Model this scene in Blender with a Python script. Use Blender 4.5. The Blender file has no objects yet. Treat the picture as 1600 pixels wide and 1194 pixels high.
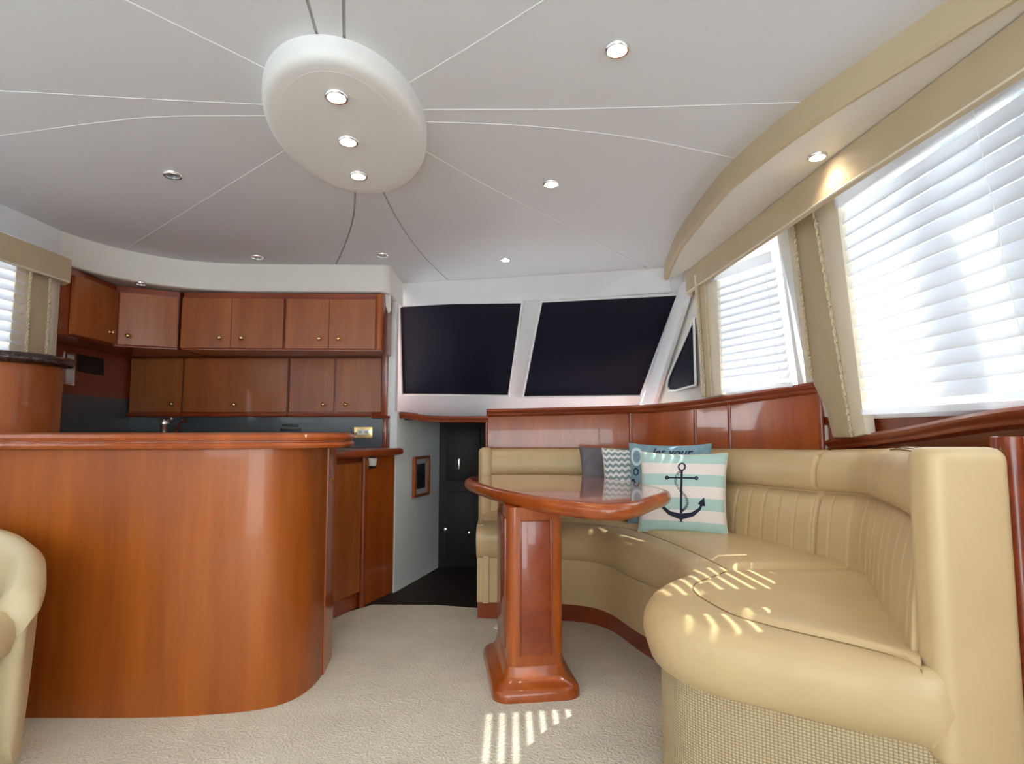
import bpy, bmesh, math, random
from mathutils import Vector, Matrix
random.seed(7)
scene = bpy.context.scene
COL = scene.collection

# ------------------------------------------------------------------ camera
FPX, EYE, PITCH = 900.0, 1.0, math.atan(75 / 900)
cam_d = bpy.data.cameras.new('camera')
cam = bpy.data.objects.new('camera', cam_d)
COL.objects.link(cam)
cam.location = (0, 0, EYE)
cam.rotation_euler = (math.pi / 2 + PITCH, 0, 0)
cam_d.sensor_fit = 'HORIZONTAL'
cam_d.sensor_width = 36
cam_d.lens = 36 * FPX / 1600
cam_d.clip_start = 0.02
scene.camera = cam

# ------------------------------------------------------------------ world, sun, exposure
world = bpy.data.worlds.new('world')
scene.world = world
world.use_nodes = True
bg = world.node_tree.nodes['Background']
bg.inputs['Color'].default_value = (0.93, 0.97, 1.0, 1)
bg.inputs['Strength'].default_value = 3.0
sun_d = bpy.data.lights.new('sun', 'SUN')
sun_d.energy = 5.0
sun_d.angle = math.radians(0.55)
sun_d.color = (1.0, 0.96, 0.88)
sun = bpy.data.objects.new('sun', sun_d)
COL.objects.link(sun)
sun.rotation_euler = Vector((-0.66, 0.03, -0.78)).to_track_quat('-Z', 'Y').to_euler()
vs = scene.view_settings
vs.view_transform = 'Standard'
vs.look = 'None'
vs.gamma = 1
vs.use_curve_mapping = False
vs.exposure = 1.22
scene.cycles.max_bounces = 10
scene.cycles.diffuse_bounces = 6
scene.cycles.glossy_bounces = 4
scene.cycles.transparent_max_bounces = 12
scene.cycles.sample_clamp_indirect = 6.0
scene.cycles.use_denoising = True

# ------------------------------------------------------------------ survey helpers (photo measurements -> metres)
CP, SP = math.cos(PITCH), math.sin(PITCH)
def ray(px, py):
    u = (px - 800) / FPX; v = (597 - py) / FPX
    return Vector((u, CP - v * SP, SP + v * CP))
def gz(px, py, z):
    a = ray(px, py); t = (z - EYE) / a.z
    return Vector((a.x * t, a.y * t, z))
def gy(px, py, Y):
    a = ray(px, py); t = Y / a.y
    return Vector((a.x * t, Y, EYE + a.z * t))
def gpl(px, py, pl):                      # pl = (point, normal)
    a = ray(px, py); o = Vector((0, 0, EYE))
    t = (pl[0] - o).dot(pl[1]) / a.dot(pl[1])
    return o + a * t

# ------------------------------------------------------------------ materials
def nt(name):
    m = bpy.data.materials.new(name)
    m.use_nodes = True
    n = m.node_tree.nodes
    return m, n, m.node_tree.links, n['Principled BSDF']
def mat(name, col, rough=0.5, metal=0.0, coat=0.0, noise=0.0, nscale=8.0, bump=0.0, bscale=60.0, spec=0.5, emit=None, estr=0):
    m, n, l, b = nt(name)
    b.inputs['Base Color'].default_value = (*col, 1)
    b.inputs['Roughness'].default_value = rough
    b.inputs['Metallic'].default_value = metal
    b.inputs['Coat Weight'].default_value = coat
    b.inputs['Coat Roughness'].default_value = 0.06
    b.inputs['Specular IOR Level'].default_value = spec
    tc = n.new('ShaderNodeTexCoord')
    if noise:
        t = n.new('ShaderNodeTexNoise'); t.inputs['Scale'].default_value = nscale; t.inputs['Detail'].default_value = 4
        l.new(tc.outputs['Object'], t.inputs['Vector'])
        r = n.new('ShaderNodeValToRGB')
        r.color_ramp.elements[0].position = 0.3; r.color_ramp.elements[1].position = 0.7
        r.color_ramp.elements[0].color = (*[c * (1 - noise) for c in col], 1)
        r.color_ramp.elements[1].color = (*[min(1, c * (1 + noise)) for c in col], 1)
        l.new(t.outputs['Fac'], r.inputs['Fac']); l.new(r.outputs['Color'], b.inputs['Base Color'])
    if bump:
        t = n.new('ShaderNodeTexNoise'); t.inputs['Scale'].default_value = bscale; t.inputs['Detail'].default_value = 5
        l.new(tc.outputs['Object'], t.inputs['Vector'])
        bp = n.new('ShaderNodeBump'); bp.inputs['Strength'].default_value = bump; bp.inputs['Distance'].default_value = 0.01
        l.new(t.outputs['Fac'], bp.inputs['Height']); l.new(bp.outputs['Normal'], b.inputs['Normal'])
    if emit:
        b.inputs['Emission Color'].default_value = (*emit, 1); b.inputs['Emission Strength'].default_value = estr
    return m
def wood(name, c1, c2, rough=0.28, coat=0.6, stretch=(9, 9, 0.9), rot=(0, 0, 0)):
    m, n, l, b = nt(name)
    tc = n.new('ShaderNodeTexCoord'); mp = n.new('ShaderNodeMapping')
    mp.inputs['Scale'].default_value = stretch; mp.inputs['Rotation'].default_value = rot
    l.new(tc.outputs['Object'], mp.inputs['Vector'])
    t = n.new('ShaderNodeTexNoise'); t.inputs['Scale'].default_value = 1.0; t.inputs['Detail'].default_value = 7; t.inputs['Roughness'].default_value = 0.62
    l.new(mp.outputs['Vector'], t.inputs['Vector'])
    mp2 = n.new('ShaderNodeMapping'); mp2.inputs['Scale'].default_value = tuple(s * 9 for s in stretch); mp2.inputs['Rotation'].default_value = rot
    l.new(tc.outputs['Object'], mp2.inputs['Vector'])
    t2 = n.new('ShaderNodeTexNoise'); t2.inputs['Scale'].default_value = 1.0; t2.inputs['Detail'].default_value = 3
    l.new(mp2.outputs['Vector'], t2.inputs['Vector'])
    mx = n.new('ShaderNodeMath'); mx.operation = 'MULTIPLY_ADD'; mx.inputs[1].default_value = 0.25
    l.new(t2.outputs['Fac'], mx.inputs[0]); l.new(t.outputs['Fac'], mx.inputs[2])
    r = n.new('ShaderNodeValToRGB')
    r.color_ramp.elements[0].position = 0.42; r.color_ramp.elements[1].position = 0.82
    r.color_ramp.elements[0].color = (*c1, 1); r.color_ramp.elements[1].color = (*c2, 1)
    l.new(mx.outputs[0], r.inputs['Fac']); l.new(r.outputs['Color'], b.inputs['Base Color'])
    b.inputs['Roughness'].default_value = rough
    b.inputs['Coat Weight'].default_value = coat; b.inputs['Coat Roughness'].default_value = 0.05
    return m
M = {}
M['cherry'] = wood('cherry_wood', (0.27, 0.050, 0.008), (0.45, 0.102, 0.014), coat=0.5)
M['cherry_bar'] = wood('cherry_wood_bar', (0.25, 0.052, 0.005), (0.43, 0.108, 0.008), stretch=(6, 6, 0.5), rough=0.34, coat=0.25)
M['cherry_door'] = wood('cherry_wood_door', (0.27, 0.064, 0.013), (0.42, 0.122, 0.025), stretch=(11, 11, 1.0), rough=0.38, coat=0.2)
M['cherry_red'] = wood('cherry_wood_red', (0.19, 0.030, 0.008), (0.32, 0.058, 0.014), rough=0.28, coat=0.5, stretch=(3, 3, 8))
M['cherry_table'] = wood('cherry_table', (0.30, 0.058, 0.014), (0.44, 0.10, 0.022), rough=0.16, coat=1.0, stretch=(2, 9, 9))
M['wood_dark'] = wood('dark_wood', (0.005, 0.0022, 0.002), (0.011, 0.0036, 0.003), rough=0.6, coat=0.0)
M['leather'] = mat('tan_leather', (0.60, 0.44, 0.235), 0.38, noise=0.05, nscale=5, bump=0.10, bscale=28, spec=0.45)
M['leather_chair'] = mat('beige_leather', (0.60, 0.49, 0.30), 0.45, noise=0.05, nscale=5, bump=0.08, bscale=30)
M['vinyl'] = mat('ceiling_vinyl', (0.68, 0.69, 0.72), 0.55, bump=0.05, bscale=300)
M['oval'] = mat('oval_vinyl', (0.75, 0.745, 0.735), 0.5, bump=0.03, bscale=300)
M['seam'] = mat('ceiling_seam', (0.42, 0.42, 0.43), 0.7)
M['white'] = mat('white_paint', (0.76, 0.77, 0.79), 0.45, noise=0.02)
M['cream'] = mat('cream_soffit', (0.74, 0.71, 0.65), 0.5, noise=0.02)
M['hull'] = mat('hall_white', (0.80, 0.84, 0.84), 0.5, noise=0.02)
M['tan'] = mat('tan_vinyl', (0.53, 0.42, 0.275), 0.55, noise=0.04, bump=0.06, bscale=250)
M['creamfab'] = mat('cream_fabric', (0.74, 0.66, 0.52), 0.6, noise=0.03, bump=0.05, bscale=200)
M['cord'] = mat('braided_cord', (0.62, 0.52, 0.36), 0.8, noise=0.25, nscale=160)
M['granite'] = mat('dark_granite', (0.030, 0.016, 0.012), 0.12, coat=0.6, noise=0.6, nscale=150)
M['splash'] = mat('dark_laminate', (0.07, 0.08, 0.09), 0.22, coat=0.3)
M['black'] = mat('black_plastic', (0.012, 0.012, 0.013), 0.35)
M['glassdark'] = mat('covered_glass', (0.005, 0.0065, 0.017), 0.55, coat=0.05, spec=0.2)
M['gold'] = mat('brass', (0.83, 0.62, 0.28), 0.22, metal=1.0)
M['chrome'] = mat('chrome', (0.88, 0.89, 0.90), 0.2, metal=1.0)
M['whiteplastic'] = mat('white_plastic', (0.82, 0.82, 0.80), 0.35)
M['lens_on'] = mat('lamp_lens', (1, 0.95, 0.85), 0.4, emit=(1.0, 0.86, 0.66), estr=14)
M['lens_off'] = mat('lamp_lens_off', (0.12, 0.12, 0.13), 0.3)
M['stitch_crease'] = mat('stitch_and_crease_shade', (0.22, 0.14, 0.06), 0.7)  # brown of the stitching, also the shade put into the seat creases
M['navy'] = mat('navy_print', (0.012, 0.017, 0.045), 0.8)

def slat_material():
    m, n, l, b = nt('blind_slat')
    b.inputs['Base Color'].default_value = (0.86, 0.86, 0.88, 1); b.inputs['Roughness'].default_value = 0.5
    tr = n.new('ShaderNodeBsdfTranslucent'); tr.inputs['Color'].default_value = (0.88, 0.9, 0.95, 1)
    mx = n.new('ShaderNodeMixShader'); mx.inputs[0].default_value = 0.35
    l.new(b.outputs[0], mx.inputs[1]); l.new(tr.outputs[0], mx.inputs[2])
    l.new(mx.outputs[0], n['Material Output'].inputs['Surface'])
    return m
M['slat'] = slat_material()
def pane_material():
    m, n, l, b = nt('clear_pane')
    tp = n.new('ShaderNodeBsdfTransparent'); tp.inputs['Color'].default_value = (0.93, 0.96, 0.96, 1)
    gl = n.new('ShaderNodeBsdfGlossy'); gl.inputs['Roughness'].default_value = 0.03
    
    mx = n.new('ShaderNodeMixShader')
    mx.inputs[0].default_value = 0.05; l.new(tp.outputs[0], mx.inputs[1]); l.new(gl.outputs[0], mx.inputs[2])
    l.new(mx.outputs[0], n['Material Output'].inputs['Surface'])
    return m
M['pane'] = pane_material()
def carpet_material():
    m, n, l, b = nt('cream_carpet')
    tc = n.new('ShaderNodeTexCoord')
    a = n.new('ShaderNodeTexNoise'); a.inputs['Scale'].default_value = 4; a.inputs['Detail'].default_value = 6
    f = n.new('ShaderNodeTexNoise'); f.inputs['Scale'].default_value = 260; f.inputs['Detail'].default_value = 3
    v = n.new('ShaderNodeTexVoronoi'); v.inputs['Scale'].default_value = 120
    for t in (a, f, v): l.new(tc.outputs['Object'], t.inputs['Vector'])
    r = n.new('ShaderNodeValToRGB')
    r.color_ramp.elements[0].color = (0.57, 0.53, 0.42, 1); r.color_ramp.elements[1].color = (0.79, 0.745, 0.62, 1)
    r.color_ramp.elements[0].position = 0.25; r.color_ramp.elements[1].position = 0.75
    mx = n.new('ShaderNodeMath'); mx.operation = 'MULTIPLY_ADD'; mx.inputs[1].default_value = 0.5
    s = n.new('ShaderNodeMath'); s.operation = 'MULTIPLY'; s.inputs[1].default_value = 0.5
    l.new(f.outputs['Fac'], s.inputs[0]); l.new(a.outputs['Fac'], mx.inputs[0]); l.new(s.outputs[0], mx.inputs[2])
    l.new(mx.outputs[0], r.inputs['Fac']); l.new(r.outputs['Color'], b.inputs['Base Color'])
    bp = n.new('ShaderNodeBump'); bp.inputs['Strength'].default_value = 0.6; bp.inputs['Distance'].default_value = 0.008
    l.new(v.outputs['Distance'], bp.inputs['Height']); l.new(bp.outputs['Normal'], b.inputs['Normal'])
    b.inputs['Roughness'].default_value = 0.95; b.inputs['Specular IOR Level'].default_value = 0.1
    b.inputs['Sheen Weight'].default_value = 0.2
    return m
M['carpet'] = carpet_material()
def weave_material():
    m, n, l, b = nt('woven_fabric')
    uv = n.new('ShaderNodeUVMap')
    sp = n.new('ShaderNodeSeparateXYZ'); l.new(uv.outputs[0], sp.inputs[0])
    def wave(sock, k):
        a = n.new('ShaderNodeMath'); a.operation = 'MULTIPLY'; a.inputs[1].default_value = k; l.new(sock, a.inputs[0])
        s = n.new('ShaderNodeMath'); s.operation = 'SINE'; l.new(a.outputs[0], s.inputs[0])
        q = n.new('ShaderNodeMath'); q.operation = 'ABSOLUTE'; l.new(s.outputs[0], q.inputs[0])
        return q.outputs[0]
    w1 = wave(sp.outputs[0], math.pi / 0.009); w2 = wave(sp.outputs[1], math.pi / 0.007)
    p = n.new('ShaderNodeMath'); p.operation = 'MULTIPLY'; l.new(w1, p.inputs[0]); l.new(w2, p.inputs[1])
    r = n.new('ShaderNodeValToRGB')
    r.color_ramp.elements[0].color = (0.36, 0.26, 0.14, 1); r.color_ramp.elements[1].color = (0.66, 0.52, 0.32, 1)
    r.color_ramp.elements[0].position = 0.05; r.color_ramp.elements[1].position = 0.55
    l.new(p.outputs[0], r.inputs['Fac']); l.new(r.outputs['Color'], b.inputs['Base Color'])
    bp = n.new('ShaderNodeBump'); bp.inputs['Strength'].default_value = 0.8; bp.inputs['Distance'].default_value = 0.004
    l.new(p.outputs[0], bp.inputs['Height']); l.new(bp.outputs['Normal'], b.inputs['Normal'])
    b.inputs['Roughness'].default_value = 0.9
    return m
M['weave'] = weave_material()
def stripe_material(name, cols, kind, k):
    m, n, l, b = nt(name)
    uv = n.new('ShaderNodeUVMap'); sp = n.new('ShaderNodeSeparateXYZ'); l.new(uv.outputs[0], sp.inputs[0])
    src = sp.outputs[1]
    if kind == 'chevron':
        a = n.new('ShaderNodeMath'); a.operation = 'PINGPONG'; a.inputs[1].default_value = 0.045; l.new(sp.outputs[0], a.inputs[0])
        q = n.new('ShaderNodeMath'); q.operation = 'MULTIPLY_ADD'; q.inputs[1].default_value = 0.8; l.new(a.outputs[0], q.inputs[0]); l.new(src, q.inputs[2])
        src = q.outputs[0]
    s = n.new('ShaderNodeMath'); s.operation = 'MULTIPLY'; s.inputs[1].default_value = k; l.new(src, s.inputs[0])
    f = n.new('ShaderNodeMath'); f.operation = 'FRACT'; l.new(s.outputs[0], f.inputs[0])
    r = n.new('ShaderNodeValToRGB'); r.color_ramp.interpolation = 'CONSTANT'
    r.color_ramp.elements[0].color = (*cols[0], 1); r.color_ramp.elements[1].color = (*cols[1], 1)
    r.color_ramp.elements[1].position = 0.5
    l.new(f.outputs[0], r.inputs['Fac']); l.new(r.outputs['Color'], b.inputs['Base Color'])
    b.inputs['Roughness'].default_value = 0.85
    t = n.new('ShaderNodeTexNoise'); t.inputs['Scale'].default_value = 350
    tc = n.new('ShaderNodeTexCoord'); l.new(tc.outputs['Object'], t.inputs['Vector'])
    bp = n.new('ShaderNodeBump'); bp.inputs['Strength'].default_value = 0.15; bp.inputs['Distance'].default_value = 0.003
    l.new(t.outputs['Fac'], bp.inputs['Height']); l.new(bp.outputs['Normal'], b.inputs['Normal'])
    return m
M['stripes'] = stripe_material('aqua_stripes', ((0.46, 0.66, 0.63), (0.86, 0.80, 0.78)), 'stripe', 3.5)
M['chevron'] = stripe_material('grey_chevron', ((0.80, 0.82, 0.80), (0.24, 0.31, 0.33)), 'chevron', 11.5)
M['bluefab'] = mat('blue_pillow', (0.21, 0.34, 0.40), 0.85, noise=0.15, nscale=30)
M['greyfab'] = mat('grey_pillow', (0.14, 0.13, 0.145), 0.85, noise=0.2, nscale=20)
M['paleblue'] = mat('pale_blue_print', (0.62, 0.74, 0.80), 0.85)
M['photo'] = mat('dark_photo', (0.03, 0.035, 0.04), 0.2, noise=0.8, nscale=14)
M['mount'] = mat('photo_mount', (0.42, 0.46, 0.48), 0.5)

# ------------------------------------------------------------------ mesh helpers
def link(name, me, material, parent=None, smooth=None):
    o = bpy.data.objects.new(name, me)
    COL.objects.link(o)
    if material is not None and not me.materials:
        me.materials.append(M[material] if isinstance(material, str) else material)
    if smooth is not None:
        me.polygons.foreach_set('use_smooth', [True] * len(me.polygons))
        me.set_sharp_from_angle(angle=math.radians(smooth))
    if parent is not None:
        o.parent = parent
        o.matrix_parent_inverse = parent.matrix_world.inverted() if parent.type != 'EMPTY' else Matrix.Translation(-Vector(parent.location))
    return o
def from_bm(name, bm, material, parent=None, smooth=35):
    bmesh.ops.recalc_face_normals(bm, faces=bm.faces)
    me = bpy.data.meshes.new(name)
    bm.to_mesh(me); bm.free()
    return link(name, me, material, parent, smooth)
def prop(o, label=None, cat=None, group=None, kind=None):
    if label: o['label'] = label
    if cat: o['category'] = cat
    if group: o['group'] = group
    if kind: o['kind'] = kind
    return o
def thing(name, loc, label, cat, group=None):
    o = bpy.data.objects.new(name, None)
    o.empty_display_size = 0.1
    COL.objects.link(o)
    o.location = loc
    return prop(o, label, cat, group)
def v2(p): return Vector((p[0], p[1]))
def cr(pts, n, closed=False):
    """Catmull-Rom resampling, any dimension, uniform parameter."""
    P = [Vector(p) for p in pts]; L = len(P); out = []
    segs = L if closed else L - 1
    tot = n if closed else n - 1
    for i in range(n):
        t = i * segs / tot
        k = min(int(t), segs - 1); f = t - k
        g = lambda j: P[j % L] if closed else (P[j] if 0 <= j < L else (2 * P[0] - P[1] if j < 0 else 2 * P[-1] - P[-2]))
        a, b, c, d = g(k - 1), g(k), g(k + 1), g(k + 2)
        out.append(0.5 * ((2 * b) + (c - a) * f + (2 * a - 5 * b + 4 * c - d) * f * f + (3 * b - a - 3 * c + d) * f ** 3))
    return out
def even(pts, n):
    """Resample a polyline at even arc length."""
    P = [Vector(p) for p in pts]
    cum = [0]
    for a, b in zip(P, P[1:]): cum.append(cum[-1] + (b - a).length)
    out = []; k = 0
    for i in range(n):
        t = cum[-1] * i / (n - 1)
        while k < len(P) - 2 and cum[k + 1] < t: k += 1
        d = cum[k + 1] - cum[k]
        out.append(P[k].lerp(P[k + 1], (t - cum[k]) / d if d else 0))
    return out
def normals2(path, closed=False):
    out = []; n = len(path)
    for i in range(n):
        a = path[(i - 1) % n if closed else max(i - 1, 0)]; b = path[(i + 1) % n if closed else min(i + 1, n - 1)]
        d = Vector((b[0] - a[0], b[1] - a[1]))
        d = d.normalized() if d.length else Vector((1, 0))
        out.append(Vector((d.y, -d.x)))        # right-hand side of the travel direction
    return out
def grid_faces(bm, rows, closed_u=False, closed_v=False, cap=False):
    V = [[bm.verts.new(p) for p in r] for r in rows]
    nu, nv = len(V), len(V[0])
    for i in range(nu if closed_u else nu - 1):
        for j in range(nv if closed_v else nv - 1):
            bm.faces.new((V[i][j], V[(i + 1) % nu][j], V[(i + 1) % nu][(j + 1) % nv], V[i][(j + 1) % nv]))
    if cap:
        bm.faces.new(V[0]); bm.faces.new(list(reversed(V[-1])))
    return V
def sweep(name, path, profile, material, parent=None, closed_profile=True, cap=True, smooth=35, zoff=None, closed_path=False):
    """profile: (offset to the right of travel, z). zoff: list added to z along the path."""
    nr = normals2(path, closed_path)
    rows = []
    for i, p in enumerate(path):
        dz = zoff[i] if zoff else (p[2] if len(p) > 2 else 0)
        rows.append([(p[0] + nr[i].x * o, p[1] + nr[i].y * o, z + dz) for o, z in profile])
    bm = bmesh.new()
    grid_faces(bm, rows, closed_u=closed_path, closed_v=closed_profile, cap=cap and closed_profile and not closed_path)
    return from_bm(name, bm, material, parent, smooth)
def prism(name, outline, z0, z1, material, parent=None, bevel=0.0, segs=2, smooth=35):
    bm = bmesh.new()
    a = [bm.verts.new((p[0], p[1], z0)) for p in outline]
    b = [bm.verts.new((p[0], p[1], z1)) for p in outline]
    n = len(a)
    fb = bm.faces.new(list(reversed(a))); ft = bm.faces.new(b)
    for i in range(n): bm.faces.new((a[i], a[(i + 1) % n], b[(i + 1) % n], b[i]))
    bmesh.ops.recalc_face_normals(bm, faces=bm.faces)
    if bevel:
        es = list(fb.edges) + list(ft.edges)
        bmesh.ops.bevel(bm, geom=es, offset=bevel, segments=segs, affect='EDGES', profile=0.5)
    return from_bm(name, bm, material, parent, smooth)
def box(name, c, ax, ay, az, sx, sy, sz, material, parent=None, bevel=0.0, segs=2):
    """Oriented box; ax, ay, az unit axes, full sizes."""
    bm = bmesh.new()
    c = Vector(c); ax, ay, az = Vector(ax), Vector(ay), Vector(az)
    vs_ = []
    for k in (-.5, .5):
        for j in (-.5, .5):
            for i in (-.5, .5):
                vs_.append(bm.verts.new(c + ax * sx * i + ay * sy * j + az * sz * k))
    for f in ((0, 1, 3, 2), (4, 5, 7, 6), (0, 1, 5, 4), (2, 3, 7, 6), (0, 2, 6, 4), (1, 3, 7, 5)):
        bm.faces.new([vs_[i] for i in f])
    bmesh.ops.recalc_face_normals(bm, faces=bm.faces)
    if bevel:
        bmesh.ops.bevel(bm, geom=list(bm.edges), offset=bevel, segments=segs, affect='EDGES', profile=0.5)
    return from_bm(name, bm, material, parent, 35)
X_, Y_, Z_ = Vector((1, 0, 0)), Vector((0, 1, 0)), Vector((0, 0, 1))
def abox(name, x0, x1, y0, y1, z0, z1, material, parent=None, bevel=0.0, segs=2):
    return box(name, ((x0 + x1) / 2, (y0 + y1) / 2, (z0 + z1) / 2), X_, Y_, Z_, x1 - x0, y1 - y0, z1 - z0, material, parent, bevel, segs)
def slab(name, corners, thick, material, parent=None, bevel=0.0, segs=2, toward=None):
    """A flat polygon in space, given thickness on the side away from `toward` (default: the camera side is the front)."""
    P = [Vector(p) for p in corners]
    n = Vector((0, 0, 0))
    for i in range(len(P)):
        n += P[i].cross(P[(i + 1) % len(P)])
    n.normalize()
    t = Vector(toward) if toward is not None else Vector((0, 0, 1.0))
    if n.dot(t - P[0]) < 0: n = -n
    bm = bmesh.new()
    a = [bm.verts.new(p) for p in P]; b = [bm.verts.new(p - n * thick) for p in P]
    fa = bm.faces.new(a); bm.faces.new(list(reversed(b)))
    for i in range(len(P)): bm.faces.new((a[i], a[(i + 1) % len(P)], b[(i + 1) % len(P)], b[i]))
    bmesh.ops.recalc_face_normals(bm, faces=bm.faces)
    if bevel:
        bmesh.ops.bevel(bm, geom=list(fa.edges), offset=bevel, segments=segs, affect='EDGES', profile=0.5)
    return from_bm(name, bm, material, parent, 35)
def tube(name, pts, r, material, parent=None, seg=8, bm=None):
    own = bm is None
    if own: bm = bmesh.new()
    P = [Vector(p) for p in pts]
    rows = []
    up = Vector((0, 0, 1))
    for i, p in enumerate(P):
        d = (P[min(i + 1, len(P) - 1)] - P[max(i - 1, 0)]).normalized()
        s = d.cross(up)
        if s.length < 1e-3: s = d.cross(Vector((1, 0, 0)))
        s.normalize(); w = s.cross(d)
        rr = r[i] if isinstance(r, (list, tuple)) else r
        rows.append([p + (s * math.cos(2 * math.pi * k / seg) + w * math.sin(2 * math.pi * k / seg)) * rr for k in range(seg)])
    grid_faces(bm, rows, closed_v=True, cap=True)
    if own: return from_bm(name, bm, material, parent, 50)
def lathe_bm(profile, seg=20, mtx=None, bm=None):
    bm = bm or bmesh.new()
    rows = []
    for k in range(seg):
        a = 2 * math.pi * k / seg
        rows.append([(r * math.cos(a), r * math.sin(a), z) for r, z in profile])
    V = grid_faces(bm, rows, closed_u=True)
    bmesh.ops.remove_doubles(bm, verts=bm.verts, dist=1e-6)
    if mtx is not None: bmesh.ops.transform(bm, matrix=mtx, verts=bm.verts)
    return bm
def lathe(name, profile, loc, direction, material, parent=None, seg=20):
    m = Matrix.Translation(loc) @ Vector(direction).to_track_quat('Z', 'Y').to_matrix().to_4x4()
    return from_bm(name, lathe_bm(profile, seg, m), material, parent, 40)
def arc_pts(c, r, a0, a1, n):
    return [(c[0] + r * math.cos(math.radians(a0 + (a1 - a0) * i / (n - 1))), c[1] + r * math.sin(math.radians(a0 + (a1 - a0) * i / (n - 1)))) for i in range(n)]
def struct(o): return prop(o, kind='structure')

# ================================================================== THE SETTING
ZC = 2.0
# --- floor
carpet = struct(prism('floor', [(-2.5, -1.65), (2.0, -1.65), (2.0, 3.2), (0.4, 3.36), (-0.2, 3.345), (-0.45, 3.40), (-0.80, 3.405), (-0.90, 3.28), (-1.0, 3.12), (-2.5, 3.12)], -0.06, 0.0, 'carpet'))
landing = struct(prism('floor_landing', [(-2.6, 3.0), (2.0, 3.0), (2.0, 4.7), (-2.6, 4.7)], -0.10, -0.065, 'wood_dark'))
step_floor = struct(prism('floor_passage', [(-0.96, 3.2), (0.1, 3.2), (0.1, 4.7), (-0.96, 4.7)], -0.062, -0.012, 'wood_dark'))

# --- ceiling: a dark backing and vinyl panels that fan out from the oval
ceiling = struct(prism('ceiling', [(-2.75, -1.75), (1.22, -1.75), (1.22, 3.20), (0.93, 3.50), (0.45, 3.66), (0, 3.75), (-0.43, 3.80), (-0.83, 3.91), (-2.75, 4.1)], ZC + 0.005, ZC + 0.06, 'seam'))
OC, OD = Vector((-0.530, 1.815)), Vector((-0.125, 0.992)).normalized()
OP = Vector((OD.y, -OD.x))
def oval(a, b, n=72, c=OC): return [c + OD * (a * math.sin(2 * math.pi * i / n)) + OP * (b * math.cos(2 * math.pi * i / n)) for i in range(n)]
def cp(*pp): return [v2(gz(x, y, ZC)) for x, y in pp]
def ext(p, n=1.6):
    d = (p[-1] - p[-2]).normalized()
    return p + [p[-1] + d * n * 0.5, p[-1] + d * n]
seams = [                                     # from the oval outward, clockwise seen from the camera starting aft
    ext(cp((497, 60), (480, 0))),
    ext(cp((430, 115), (340, 70), (196, 0))),
    ext(cp((425, 164), (200, 153), (60, 145), (0, 142))),
    ext(cp((425, 181), (260, 182), (150, 192), (0, 212))),
    ext(cp((450, 232), (385, 272), (275, 340), (235, 365))),
    ext(cp((555, 300), (552, 340), (540, 380), (525, 412)), 0.5),
    ext(cp((598, 298), (625, 350), (660, 398), (700, 438)), 0.5),
    ext(cp((655, 231), (760, 290), (870, 345), (985, 405))),
    ext(cp((655, 190), (830, 197), (1000, 217), (1148, 247))),
    ext(cp((655, 171), (900, 170), (1250, 160))),
    ext(cp((630, 135), (742, 68), (850, 0))),
    ext(cp((538, 60), (537, 0))),
]
LIM = (-2.74, 1.21, -1.74, 3.95)
def clip_poly(poly, f):
    out = []
    for i in range(len(poly)):
        a, b = poly[i], poly[(i + 1) % len(poly)]
        fa, fb = f(a), f(b)
        if fa >= 0: out.append(a)
        if (fa >= 0) != (fb >= 0): out.append(a.lerp(b, fa / (fa - fb)))
    return out
def ang(p): d = p - OC; return math.atan2(d.y, d.x)
NS = len(seams)
for sm in seams[1:5] + seams[7:11]:
    pts_ = [p for p in even(cr(sm, 24), 40) if LIM[0] < p.x < LIM[1] - .05 and LIM[2] < p.y < 3.9 - 0.245 * (p.x + 0.83)]
    tube('seam_bead', [(p.x, p.y, ZC + .0005) for p in pts_], .0022, 'white', ceiling, seg=6)
for i in range(NS):
    s0, s1 = seams[i], seams[(i + 1) % NS]
    a = even(cr(s0, 24), 26); b = even(cr(s1, 24), 26)
    ga, gb = (0.0040 if j_ % NS in (0, 5, 6, 11) else 0.0026 for j_ in (i, i + 1))
    na, nb = normals2(a), normals2(b)
    mid = (a[12] + b[12]) / 2
    sa = 1 if na[12].dot(mid - a[12]) > 0 else -1
    sb = 1 if nb[12].dot(mid - b[12]) > 0 else -1
    A = [p + n * ga * sa for p, n in zip(a, na)]; B = [p + n * gb * sb for p, n in zip(b, nb)]
    a0, a1 = ang(A[-1]), ang(B[-1])
    d = (a1 - a0 + math.pi) % (2 * math.pi) - math.pi
    arc = []
    for k in range(1, 6):
        t = a0 + d * k / 6
        R = max((A[-1] - OC).length, (B[-1] - OC).length) + 1.2
        arc.append(OC + Vector((math.cos(t), math.sin(t))) * R)
    arc = [A[-1] + (A[-1] - A[-2]).normalized() * 1.2] + arc + [B[-1] + (B[-1] - B[-2]).normalized() * 1.2]
    poly = A + arc + list(reversed(B)) + [OC.lerp((A[0] + B[0]) / 2, 0.6)]
    for f in (lambda p: p.x - LIM[0], lambda p: LIM[1] - p.x, lambda p: p.y - LIM[2], lambda p: LIM[3] - p.y,
              lambda p: (3.93 - 0.245 * (p.x + 0.83)) - p.y - 0.01):
        poly = clip_poly(poly, f)
    q = [poly[0]]
    for p in poly[1:]:
        if (p - q[-1]).length > 1e-4: q.append(p)
    pnl = prism('ceiling_panel', q, ZC, ZC + 0.006, 'vinyl', ceiling, bevel=0.0)
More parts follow.
